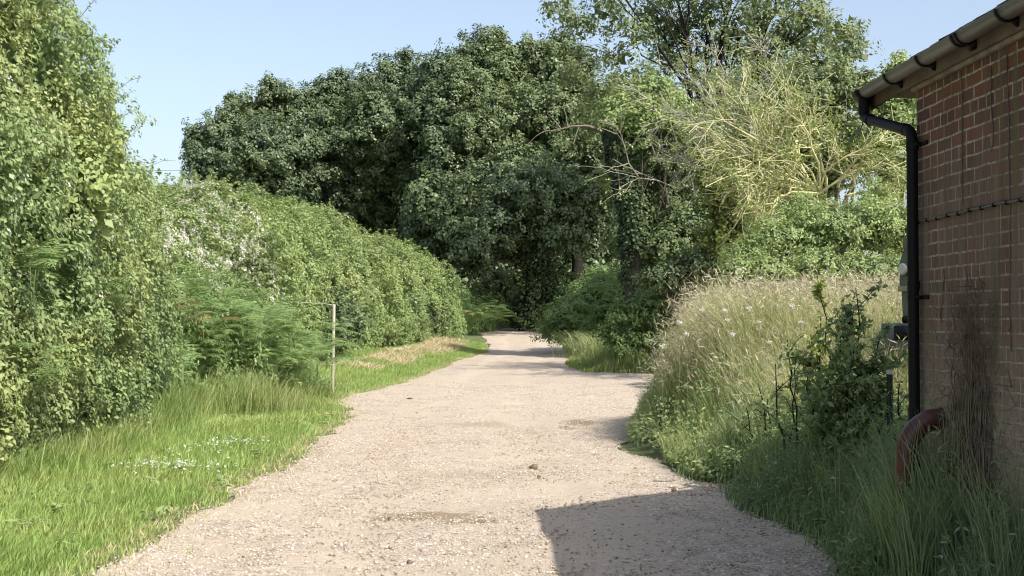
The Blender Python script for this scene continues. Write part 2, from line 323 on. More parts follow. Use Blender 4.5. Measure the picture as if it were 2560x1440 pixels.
# ------------------------------------------------------------------ foliage tools
def leaf_geo(P, Nn, L, W, fold=.15, D=None):
    n = len(P); L = np.broadcast_to(L, (n,))[:, None]; W = np.broadcast_to(W, (n,))[:, None]
    r = rdir(n) if D is None else D
    d = unit(r - (r * Nn).sum(1, keepdims=True) * Nn); w_ = np.cross(Nn, d)
    V = np.stack([P, P + d * L * .45 + w_ * W * .5 + Nn * L * fold * .5, P + d * L, P + d * L * .45 - w_ * W * .5 + Nn * L * fold * .5], 1)
    return V.reshape(-1, 3), np.arange(n * 4).reshape(n, 4)
def tuft_leaves(Cn, Nr, r, per, L, W, out_=.75, up=.35, rnd=.62, var0=None, sag=0):
    """leaves around tuft centres Cn with outward directions Nr"""
    k = len(Cn); idx = np.repeat(np.arange(k), per); n = len(idx)
    d = unit(rdir(n) + Nr[idx] * .6)
    rr = np.broadcast_to(r, (k,))[idx][:, None]
    P = Cn[idx] + d * rr * (.25 + .75 * rng.random((n, 1)) ** .6); P[:, 2] -= sag * rng.random(n) * rr[:, 0]
    Nn = unit(d * .35 + Nr[idx] * out_ + np.array([0, 0, up]) + rdir(n) * rnd)
    Ls = L * (.65 + .7 * rng.random(n))
    V, F = leaf_geo(P, Nn, Ls, Ls * W)
    tv = rng.random(k) if var0 is None else var0
    var = np.clip(.45 * tv[idx] + .55 * rng.random(n), 0, 1)
    return V, F, var
def crown_tufts(blobs, dens, front=None, jit=.22, under=.35):
    """blobs: (x,y,z,rx,ry,rz); dens: tufts per m2 -> centres and outward dirs, dropping those deep inside other blobs"""
    B = np.asarray(blobs, float); Cs = []; Ns = []
    for i, b_ in enumerate(B):
        A = 4 * np.pi * ((b_[3] * b_[4]) ** 1.6 / 3 + (b_[3] * b_[5]) ** 1.6 / 3 + (b_[4] * b_[5]) ** 1.6 / 3) ** (1 / 1.6)
        k = max(8, int(A * dens)); d = rdir(k); d = d[(d[:, 2] > -under) | (rng.random(k) < .35)]; k = len(d)
        s = 1 + jit * rng.normal(size=(k, 1)) * .7 - .25 * rng.random((k, 1)) ** 2
        c = b_[:3] + d * b_[3:6] * s; nn = unit(d / b_[3:6])
        ok = np.ones(k, bool)
        for j, q in enumerate(B):
            if j != i: ok &= (((c - q[:3]) / q[3:6]) ** 2).sum(1) > .55
        Cs.append(c[ok]); Ns.append(nn[ok])
    return np.concatenate(Cs), np.concatenate(Ns)
def core_leaves(blobs, L, lai, r0=.35, r1=.82):
    Ps = []
    for b_ in np.asarray(blobs, float):
        A = 4 * np.pi * (b_[3:6].mean() * .7) ** 2; k = max(6, int(A * lai / (L * L * .35))); Ps.append(b_[:3] + rdir(k) * b_[3:6] * (r0 + (r1 - r0) * rng.random((k, 1))))
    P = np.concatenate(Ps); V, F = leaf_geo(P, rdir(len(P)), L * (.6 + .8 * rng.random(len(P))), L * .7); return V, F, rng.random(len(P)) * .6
def join(*parts):
    Vs = []; Fs = []; vs = []; k = 0
    for V, F, v in parts: Vs.append(V); Fs.append(F + k); vs.append(v); k += len(V)
    return np.concatenate(Vs), np.concatenate(Fs), np.concatenate(vs)
def limb(mb, a, b_, r0, r1, k=6, bend=.15, n=7, var=.5):
    a = np.asarray(a, float); b_ = np.asarray(b_, float); t = np.linspace(0, 1, n)[:, None]; L = np.linalg.norm(b_ - a)
    P = a + (b_ - a) * t + np.sin(t * np.pi) * rng.normal(size=3) * bend * L * .5 + rng.normal(size=(n, 3)) * L * .012 * np.sin(t * np.pi)
    P[:, 2] += np.sin(t[:, 0] * np.pi) * L * .06
    mb.tube(P, r0 + (r1 - r0) * t[:, 0] ** .8, k, var=var); return P
def twigs(mb, p, d, L, r, depth, spread=.5, kids=(3, 5), wig=.12, rmin=.004, up=.0, k=4):
    n = 6 if depth > 0 else 4; P = [np.array(p, float)]; dd = unit(np.array(d, float))
    for i in range(n - 1):
        dd = unit(dd + rng.normal(size=3) * wig + np.array([0, 0, up])); P.append(P[-1] + dd * L / (n - 1))
    P = np.array(P); mb.tube(P, np.maximum(np.linspace(r, r * .45, n), rmin), k if depth > 0 else 3, cap=False, var=rng.random())
    if depth == 0: return
    for q in range(rng.integers(*kids)):
        t = .25 + .75 * rng.random(); i = min(int(t * (n - 1)), n - 2); f = t * (n - 1) - i
        pp = P[i] * (1 - f) + P[i + 1] * f; dr = unit(P[i + 1] - P[i])
        twigs(mb, pp, unit(dr + rdir(1)[0] * spread), L * (.45 + .3 * rng.random()), r * .55, depth - 1, spread, kids, wig, rmin, up, k)

def make_tree(name, label, cat, base, blobs, trunk_r, leafmat, barkmat, L=.17, W=.62, dens=1.6, tr=.38, per=14, group=None, lean=(0, 0), jit=.2, fork=.45, limbs=True, core=2.0, **kw):
    base = np.array([base[0], base[1], ht(base[0], base[1]) - .1]); t = thing(name, label, cat, tuple(base), group)
    B = np.asarray(blobs, float); mb = MB(); zc = B[:, 2].max()
    fk = base + np.array([lean[0], lean[1], (zc - base[2]) * fork])
    P = limb(mb, base, fk, trunk_r, trunk_r * .72, 9, .05)
    mb.tube([base + [0, 0, -.1], base + [0, 0, trunk_r * 1.6]], [trunk_r * 1.45, trunk_r], 9, cap=False)
    if limbs:
        for b_ in B[np.argsort(-B[:, 3])][:18]:
            q = b_[:3] - [0, 0, b_[5] * .3]; Q = limb(mb, fk + rng.normal(size=3) * trunk_r * .3, q, trunk_r * .5, trunk_r * .12, 6)
            for s in range(5):
                e = b_[:3] + rdir(1)[0] * b_[3:6] * .85; limb(mb, Q[3 + s % 4], e, trunk_r * .16, .02, 4, .2, 6)
    mb.build('trunk', barkmat, t, smooth=True, origin=base)
    c, nn = crown_tufts(B, dens, jit=jit)
    V, F, var = join(tuft_leaves(c, nn, tr, per, L, W, **kw), core_leaves(B, L * 2.0, core))
    np_mesh('crown', V, F, leafmat, t, var, origin=base)
    return t

# ------------------------------------------------------------------ woodland oaks
def blobs_px(Y, rows):
    """rows: (u, v, radius_px, dY) -> blobs in metres"""
    o = []
    for (u, v, r, dY) in rows:
        Yb = Y + dY; s = 3300 / Yb; rr = r / s
        o.append((PX(u, Yb), Yb, PZ(v, Yb), rr, rr * 1.0, rr * .88))
    return o
def oak(label, cu, Y, rows, tr_r=.45, **kw):
    rr = list(rows)
    for (u, v, r, dY) in rows:          # smaller boughs of leaves breaking the outline of each big one
        for q in range(5):
            a = rng.random() * 6.28; e = r * rng.uniform(.55, .95); rr.append((u + math.cos(a) * e, v - math.sin(a) * e * .9, r * rng.uniform(.25, .5), dY - rng.uniform(-.2, 1.2)))
    return make_tree('oak_tree', label, 'oak tree', (PX(cu, Y + 7), Y + 7), blobs_px(Y, rr), tr_r, M['oak'], M['shadebark'], L=.175, W=.68, dens=3.6, tr=.36, per=26, jit=.36,
                     group='oaks at the bend of the track', **kw)
oak('leftmost rounded oak of the dark group, its crown ending against open sky', 640, 84,
    [(560, 350, 72, 0), (520, 420, 55, -2), (620, 300, 70, 1), (700, 270, 65, 2), (640, 400, 80, -3), (560, 470, 70, -1), (700, 370, 80, -2), (760, 300, 75, 2), (700, 480, 80, -2), (770, 420, 70, 0), (600, 520, 60, 0), (500, 360, 34, 0), (680, 235, 35, 1), (800, 240, 40, 3), (600, 600, 80, 1), (720, 620, 80, 2)])
oak('oak standing between the leftmost oak and the tallest oak, with a sloping top', 930, 86,
    [(1050, 330, 80, 1), (1040, 430, 70, 2), (850, 260, 70, 2), (930, 230, 72, 1), (1000, 200, 66, 1), (880, 340, 85, -2), (970, 310, 85, -3), (860, 440, 80, 0), (950, 420, 85, -1), (830, 520, 70, 0), (930, 520, 75, 2), (1040, 260, 60, -1), (960, 600, 70, 3), (860, 620, 80, 3), (1040, 560, 60, 3)])
oak('tallest oak, its pointed top rising above the bend of the track', 1325, 82,
    [(1190, 140, 62, 1), (1120, 180, 60, 0), (1180, 230, 80, -2), (1270, 180, 75, 0), (1110, 290, 80, -2), (1230, 330, 90, -4), (1120, 400, 75, -3), (1300, 290, 80, -2), (1080, 220, 50, 1), (1230, 110, 42, 1), (1330, 160, 60, 1)], tr_r=.5)
oak('low spreading oak with lit foliage hanging over the mouth of the bend', 1370, 74,
    [(1110, 500, 88, -2), (1060, 580, 60, -1), (1180, 580, 78, -3), (1270, 540, 85, -2), (1350, 480, 90, -3), (1440, 520, 85, -2), (1290, 440, 80, 0), (1390, 580, 70, -3), (1480, 580, 60, -2), (1100, 640, 50, 0), (1230, 460, 70, 1), (1190, 650, 40, -2), (1330, 600, 55, 0)], tr_r=.42, fork=.5)
oak('oak with a flat top just left of the sparse ash tree', 1440, 80,
    [(1350, 170, 65, 2), (1420, 200, 75, 0), (1380, 290, 85, -2), (1470, 280, 80, -1), (1440, 380, 85, -3), (1520, 330, 70, 0), (1350, 380, 75, -1), (1400, 130, 50, 2), (1520, 430, 75, 0), (1570, 280, 70, 2), (1560, 500, 70, 1)])
for (u, Y, rows, lab) in (
    (1180, 104, [(1050, 480, 110, 0), (1180, 470, 120, 2), (1120, 600, 110, 0), (1250, 590, 110, 3), (1000, 600, 90, 0), (1180, 700, 90, 0)], 'shaded oak deep in the wood behind the left end of the bend'),
    (1430, 102, [(1360, 440, 120, 0), (1480, 430, 120, 2), (1390, 590, 110, 0), (1510, 570, 110, 3), (1320, 690, 80, 0), (1450, 690, 90, 1)], 'shaded oak deep in the wood behind the dark tree trunks'),
    (760, 106, [(650, 470, 100, 0), (780, 450, 110, 2), (880, 500, 110, 0), (720, 560, 110, 3), (950, 580, 100, 0)], 'oak half hidden at the back, seen through gaps above the hedge')):
    make_tree('oak_tree', lab, 'oak tree', (PX(u, Y), Y), blobs_px(Y, rows), .4, M['oak'], M['shadebark'], L=.34, W=.7, dens=1.3, tr=.6, per=12, group='oaks at the bend of the track')
for (u, rows, lab) in ((1120, [(1100, 640, 130, 0), (1210, 660, 130, 1), (1060, 740, 100, 0), (1180, 760, 90, 0)], 'darkest tree at the very back of the wood, behind the left of the bend'), (1400, [(1340, 640, 130, 0), (1460, 660, 130, 1), (1300, 750, 90, 0), (1420, 760, 100, 0)], 'darkest tree at the very back of the wood, behind the bare trunks'), (1650, [(1580, 640, 130, 0), (1700, 650, 130, 1), (1640, 740, 120, 0), (1760, 560, 120, 0)], 'darkest tree at the very back of the wood, behind the ivy-clad trunk')):
    make_tree('oak_tree', lab, 'oak tree', (PX(u, 118), 118), blobs_px(118, rows), .4, M['oak'], M['shadebark'], L=.4, W=.7, dens=1.2, tr=.7, per=14, group='oaks at the bend of the track')
# understorey in the dark mouth of the wood
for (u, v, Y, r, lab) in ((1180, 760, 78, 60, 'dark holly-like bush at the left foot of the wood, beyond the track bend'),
                          (1330, 745, 76, 42, 'added dark bush right in front of the bare trunks, deepening the shade'), (1395, 735, 74, 36, 'added dark bush deepening the shade at the left end of the bracken mound'), (1260, 720, 84, 65, 'dark bush between the hedge end and the tree trunks'),  # first two added to darken the lit trunks behind them
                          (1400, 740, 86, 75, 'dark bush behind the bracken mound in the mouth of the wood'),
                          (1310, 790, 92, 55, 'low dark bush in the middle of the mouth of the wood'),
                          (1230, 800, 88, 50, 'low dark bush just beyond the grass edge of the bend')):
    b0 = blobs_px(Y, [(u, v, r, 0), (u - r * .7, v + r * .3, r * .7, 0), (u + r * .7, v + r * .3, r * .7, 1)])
    make_tree('shrub', lab, 'shrub', (PX(u, Y), Y), b0, .08, M['dark'], M['shadebark'], L=.2, dens=2.0, tr=.35, per=12, group='bushes under the oaks', fork=.3)
for (u, v, Y, r, lab) in ((1372, 715, 71, 34, 'added ivy-dark bush standing in for shade over the thick trunk in the mouth of the wood'), (1318, 740, 71, 36, 'added ivy-dark bush standing in for shade left of the thick trunk in the mouth of the wood')):  # dark leaves added where the mouth of the wood is only shade
    make_tree('shrub', lab, 'shrub', (PX(u, Y + 2), Y + 2), blobs_px(Y, [(u, v, r, 0), (u - 18, v - 40, r * .7, 0), (u + 14, v + 40, r, 0), (u - 14, v + 60, r, 0), (u + 10, v - 60, r * .6, 0)]), .05, M['ivy'], M['shadebark'], L=.16, W=.8, dens=4, tr=.3, per=18, group='bushes under the oaks', fork=.3, limbs=False)
# bare trunks and a dead bough in the dark
for (u0, u1, vt, Y, r, lab) in ((1322, 1318, 560, 92, .19, 'slim dark trunk standing left of its neighbour in the mouth of the wood'),
                                (1362, 1372, 560, 90, .3, 'thick forked dark trunk in the mouth of the wood'),
                                (1290, 1280, 600, 88, .14, 'thin dark trunk far back in the mouth of the wood')):
    base = np.array([PX(u0, Y), Y, ht(PX(u0, Y), Y) - .1]); t = thing('tree', lab, 'tree', tuple(base), 'bare trunks in the mouth of the wood')
    mb = MB(); top = (PX(u1, Y), Y, PZ(vt, Y)); Q = limb(mb, base, top, r, r * .6, 8, .05)
    limb(mb, Q[4], (PX(u1 - 40, Y), Y, PZ(vt + 20, Y)), r * .4, r * .15); limb(mb, Q[4], (PX(u1 + 50, Y), Y, PZ(vt + 30, Y)), r * .5, r * .2)
    mb.build('trunk', M['shadebark'], t, smooth=True, origin=base)
    c, nn = crown_tufts(blobs_px(Y, [(u1, vt - 30, 55, 0), (u1 + 40, vt + 10, 35, 1), (u1 - 45, vt + 5, 35, 1)]), 1.5); V, F, var = tuft_leaves(c, nn, .45, 12, .26, .62); np_mesh('crown', V, F, M['oak'], t, var, origin=base)
Y = 73; mb = MB(); limb(mb, (PX(1170, Y), Y, PZ(655, Y)), (PX(1300, Y), Y, PZ(652, Y)), .04, .07, 5, .1)
limb(mb, (PX(1236, Y), Y, PZ(657, Y)), (PX(1275, Y), Y, PZ(655, Y)), .085, .06, 6, .05); limb(mb, (PX(1180, Y), Y, PZ(685, Y)), (PX(1290, Y), Y + 3, PZ(672, Y)), .04, .06, 5, .2)
tag(mb.build('fallen_bough', M['palebark'], smooth=True, origin=(PX(1236, Y), Y, PZ(657, Y))), 'pale dead bough hanging in the dark mouth of the wood', 'bough')

# distant trees left of the oaks
for (u, v, r, lab) in ((425, 520, 45, 'far dark tree on the skyline beside the tall hedge'), (495, 525, 42, 'far dark tree on the skyline touching the leftmost oak')):
    make_tree('distant_tree', lab, 'tree', (PX(u, 140), 140), blobs_px(140, [(u, v, r, 0), (u + 25, v + 20, r * .8, 0), (u - 28, v + 22, r * .7, 0), (u, v + 70, r, 0)]), .3, M['oak'], M['shadebark'], L=.5, W=.7, dens=1.0, tr=.7, per=10, group='distant trees on the skyline')

# ------------------------------------------------------------------ ash tree with sky showing through
ash_rows = []
for (u, v, r) in ((1400, 25, 42), (1460, 60, 36), (1520, 20, 50), (1580, 70, 42), (1640, 30, 55), (1560, 140, 36), (1620, 190, 42), (1700, 80, 55), (1770, 30, 60), (1720, 160, 45), (1800, 110, 52), (1860, 60, 58), (1930, 20, 60),
                  (1900, 150, 60), (1980, 90, 60), (2040, 30, 55), (2060, 130, 55), (2120, 70, 50), (2150, 110, 40), (2000, 190, 60), (1480, 130, 30), (1440, 180, 36), (1660, 120, 34), (2110, 170, 40), (1690, -60, 80), (1850, -80, 90), (2000, -60, 80), (1550, -50, 60), (1500, 230, 40), (1570, 260, 50), (1640, 250, 50), (1560, 200, 40), (1720, 240, 50), (1600, 320, 60), (1800, 200, 55), (1700, 320, 60), (1480, 300, 50)):
    ash_rows.append((u, v, r, rng.uniform(-4, 4)))
make_tree('ash_tree', 'tall airy ash tree with dark boughs and sky showing through its crown', 'ash tree', (PX(1790, 62), 62), blobs_px(62, ash_rows), .30, M['ash'], M['shadebark'], L=.22, W=.42, dens=3.6, tr=.45, per=24, jit=.3, sag=.5, fork=.5, core=.5)

# ------------------------------------------------------------------ shrubs on the right bank
def shrub(label, Y, rows, mat, L=.12, dens=9, tr=.24, per=26, W=.62, group='shrubs on the right bank', bark='bark', **kw):
    u = np.mean([r[0] for r in rows[:3]])
    return make_tree('shrub', label, 'shrub', (PX(u, Y), Y), blobs_px(Y, rows), .09, mat, M[bark], L=L, W=W, dens=dens, tr=tr, per=per, group=group, fork=.3, **kw)
shrub('dark green bush right beside the ivy-clad trunk', 47, [(1680, 480, 70, 1), (1650, 400, 60, 0), (1720, 560, 75, 0), (1670, 620, 60, -1), (1760, 620, 60, 0), (1720, 400, 60, 1)], M['dark'])
shrub('mid green bush above the broken limb, left of the bare branches', 47, [(1560, 290, 62, 0), (1620, 300, 62, -1), (1690, 300, 70, -1), (1560, 370, 45, 0), (1640, 240, 60, 0), (1760, 330, 60, 0), (1540, 440, 45, 2)], M['bramble'], L=.13)
shrub('yellow-green sunlit bush in the middle of the tangle of bare branches', 37.5, [(1800, 590, 50, 0), (1860, 600, 50, 0), (1830, 440, 52, -1), (1780, 400, 40, 0), (1850, 500, 55, 0), (1900, 430, 45, 0), (1960, 470, 50, 1), (1800, 510, 45, 0), (1770, 450, 40, 0), (1900, 520, 50, 0)], M['yellowgreen'], L=.10, dens=12, tr=.2)
shrub('dense green bush under the ash tree, behind the bare branches', 48, [(1900, 280, 90, 0), (2000, 250, 90, 0), (2080, 220, 80, 0), (1830, 320, 70, 0), (2100, 320, 80, 0), (1980, 360, 90, 0), (2180, 230, 60, 0), (1900, 400, 80, 2), (2060, 430, 90, 2)], M['ash'], L=.14, dens=7, tr=.28)
shrub('bush with upright shoots showing behind the end of the gutter', 36, [(2200, 250, 50, 0), (2260, 220, 45, 0), (2280, 290, 55, 0), (2230, 340, 60, 0), (2330, 240, 60, 1), (2160, 380, 60, 1), (2250, 420, 60, 0), (2240, 165, 24, 0), (2275, 140, 18, 0)], M['bramble'], L=.11)
shrub('dark bush low behind the meadow, left of the nettle bank', 38, [(1760, 660, 60, 0), (1830, 620, 60, 1), (1700, 690, 50, 0), (1860, 570, 50, 2), (1640, 700, 40, 0)], M['dark'], L=.1)
shrub('tall bank of nettles and brambles rising behind the meadow', 30, [(1880, 640, 60, 0), (1950, 600, 75, 0), (2040, 580, 85, 0), (2140, 580, 90, 0), (2230, 570, 85, 0), (2300, 600, 80, 0), (1850, 690, 50, -1), (1930, 690, 60, -1), (2050, 680, 70, -1), (2150, 690, 70, -1), (2250, 690, 70, -1), (2000, 530, 50, 1), (2200, 500, 50, 1)], M['bramble'], L=.08, dens=24, tr=.15, W=.40)
shrub('low bright bush at the foot of the dark bush, above the meadow edge', 39.0, [(1640, 770, 55, 0), (1570, 790, 45, 0), (1700, 750, 50, 0), (1760, 730, 45, 0), (1530, 840, 35, 0), (1620, 840, 50, 0), (1680, 850, 55, 0), (1560, 880, 32, 0), (1740, 830, 60, 0), (1800, 790, 60, 0), (1640, 900, 34, 0)], M['fern'], L=.09, dens=16, tr=.16)

# ivy clad tree
Y = 47; bx, bz = PX(1590, Y), ht(PX(1590, Y), Y) - .1
t = thing('ivy_clad_tree', 'dead tree trunk wrapped in dark ivy, broken off above, at the right of the track', 'tree', (bx, Y, bz))
mb = MB(); tp = np.array([(bx, Y, bz), (PX(1598, Y), Y, PZ(640, Y)), (PX(1592, Y), Y, PZ(540, Y)), (PX(1572, Y), Y, PZ(440, Y)), (PX(1556, Y), Y, PZ(370, Y)), (PX(1545, Y), Y, PZ(320, Y))])
mb.tube(tp, [.5, .42, .38, .3, .24, .15], 9); mb.build('trunk', M['bark'], t, smooth=True, origin=(bx, Y, bz))
mb = MB(); mb.tube([(PX(1590, Y), Y, PZ(450, Y)), (PX(1612, Y), Y - .2, PZ(408, Y)), (PX(1640, Y), Y - .3, PZ(362, Y))], [.2, .17, .13], 7)
mb.build('broken_limb', M['palebark'], t, smooth=True, origin=(bx, Y, bz))
mb = MB(); a = limb(mb, (PX(1550, Y), Y, PZ(345, Y)), (PX(1470, Y), Y - .5, PZ(318, Y)), .075, .05, 6, .06); a = limb(mb, (PX(1472, Y), Y - .5, PZ(318, Y)), (PX(1385, Y), Y - .6, PZ(330, Y)), .05, .03, 5, .08)
limb(mb, a[-1], (PX(1312, Y), Y - .7, PZ(370, Y)), .03, .01, 4, .12); limb(mb, a[4], (PX(1405, Y), Y - .7, PZ(265, Y)), .035, .012, 4, .2); limb(mb, a[2], (PX(1440, Y), Y - .7, PZ(380, Y)), .03, .01, 4, .3); limb(mb, a[5], (PX(1365, Y), Y - .7, PZ(290, Y)), .03, .01, 4, .3)
limb(mb, (PX(1640, Y), Y - .7, PZ(365, Y)), (PX(1545, Y), Y - .9, PZ(500, Y)), .03, .015, 4, .5)
mb.build('bare_branch', M['root'], t, smooth=True, origin=(bx, Y, bz))
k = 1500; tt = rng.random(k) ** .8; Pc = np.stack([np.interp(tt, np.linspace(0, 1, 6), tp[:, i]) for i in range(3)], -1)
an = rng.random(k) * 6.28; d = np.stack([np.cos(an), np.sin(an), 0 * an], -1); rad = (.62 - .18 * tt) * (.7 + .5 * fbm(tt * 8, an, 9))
V, F, var = tuft_leaves(Pc + d * rad[:, None], d, .2, 14, .11, .9, var0=rng.random(k) * (.25 + .75 * (d[:, 0] > .2)))  # sun side lighter, other side darker: light put into the ivy colour
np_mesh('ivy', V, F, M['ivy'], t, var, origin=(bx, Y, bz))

# dead shrub: big fans of bare twigs
def dead_shrub(label, Y, bases, mat, depth=3, kids=(5, 8), wig=.13, leafm='yellowgreen', tips=()):
    u0 = bases[0][0]; base = (PX(u0, Y), Y, ht(PX(u0, Y), Y)); t = thing('dead_shrub', label, 'dead shrub', base, 'dead shrubs on the right bank')
    st = MB(); mb = MB()
    for (u, v, u2, v2, L, r, dY) in bases:
        a = np.array([PX(u, Y), Y + .5, PZ(v, Y)]); e = np.array([PX(u2, Y), Y + dY, PZ(v2, Y)])
        limb(st, (base[0] + rng.uniform(-.4, .4), Y + .5, base[2]), a, r * 1.4, r, 6, .1)
        twigs(mb, a, unit(e - a), np.linalg.norm(e - a) * L * .60, r, depth, .75, kids, wig, .0095)
    leaders(mb, Y - .3, (bases[0][0], bases[0][1]), tips, .034)
    st.tube([(base[0] - .6, Y + .5, base[2] - .05), (base[0], Y + .45, base[2]), (base[0] + .6, Y + .5, base[2] - .05)], .1, 6)
    st.build('stems', M['bark'], t, smooth=True, origin=base); mb.build('bare_twigs', mat, t, origin=base)
    tp = np.concatenate([v[-3:] for v in mb.v]); c_ = tp[rng.random(len(tp)) < .42] + rng.normal(size=(1, 3)) * .02; V, F, var = tuft_leaves(c_, rdir(len(c_)), .16, 5, .075, .6); np_mesh('sparse_leaves', V, F, M[leafm], t, var, origin=base); return t
def leaders(mb, Y, b_, tips, r):
    for (u, v) in tips:
        a = np.array([PX(b_[0], Y), Y, PZ(b_[1], Y)]); e = np.array([PX(u, Y), Y - rng.uniform(.2, 1.6), PZ(v, Y)]); Q = limb(mb, a, e, r, .009, 5, .22, 10)
        for j in range(9):
            i = rng.integers(3, 9); twigs(mb, Q[i], unit(unit(Q[i] - Q[i - 1]) + rdir(1)[0] * .8), rng.uniform(.5, 1.3), .014, 1, .8, (2, 4), .16, .008)
dead_shrub('large grey spiky dead bush whose bare twigs reach up in front of the ash tree', 38,
    [(1930, 420, 1760, 190, 1.0, .05, -1), (1930, 420, 1690, 240, 1.0, .05, -.5), (1950, 400, 1820, 150, 1.0, .05, 0), (1900, 440, 1620, 330, .95, .045, -1), (1900, 440, 1640, 400, .9, .04, -1), (1960, 400, 1900, 200, 1, .05, 0), (1930, 430, 1720, 300, .9, .04, -1.5), (1900, 420, 1680, 130, .95, .04, 0)], M['deadgrey'], kids=(3, 6), wig=.15, leafm='bramble', tips=((1560, 230), (1620, 330), (1660, 270), (1700, 170), (1760, 120), (1640, 410), (1830, 110), (1900, 140), (1540, 300)))
dead_shrub('dead bush with yellow lichen-covered twigs tangled beside the downpipe', 34,
    [(2060, 480, 1780, 360, 1.1, .045, -1), (2050, 470, 1850, 330, 1.0, .045, -1), (2060, 460, 1920, 260, 1.0, .045, -.5), (2090, 460, 2000, 280, 1, .045, -1), (2120, 460, 2130, 300, 1, .045, -.5), (2150, 470, 2250, 330, 1.0, .045, -1), (2060, 500, 1800, 440, 1, .04, -1), (2070, 500, 1830, 530, 1, .04, -1.2), (2140, 480, 2290, 440, 1.0, .04, -.6), (2040, 480, 1880, 400, 1, .04, -1.5), (2160, 440, 2200, 350, 1, .04, 0), (2100, 500, 1960, 560, .8, .03, -1.4), (2000, 420, 1760, 250, 1, .04, -.8)], M['lichen'], kids=(3, 6), wig=.16, tips=((1700, 350), (1740, 480), (1760, 300), (1850, 230), (1820, 550), (1990, 230), (2280, 330), (2270, 430), (2200, 280), (1900, 560), (1760, 410)))

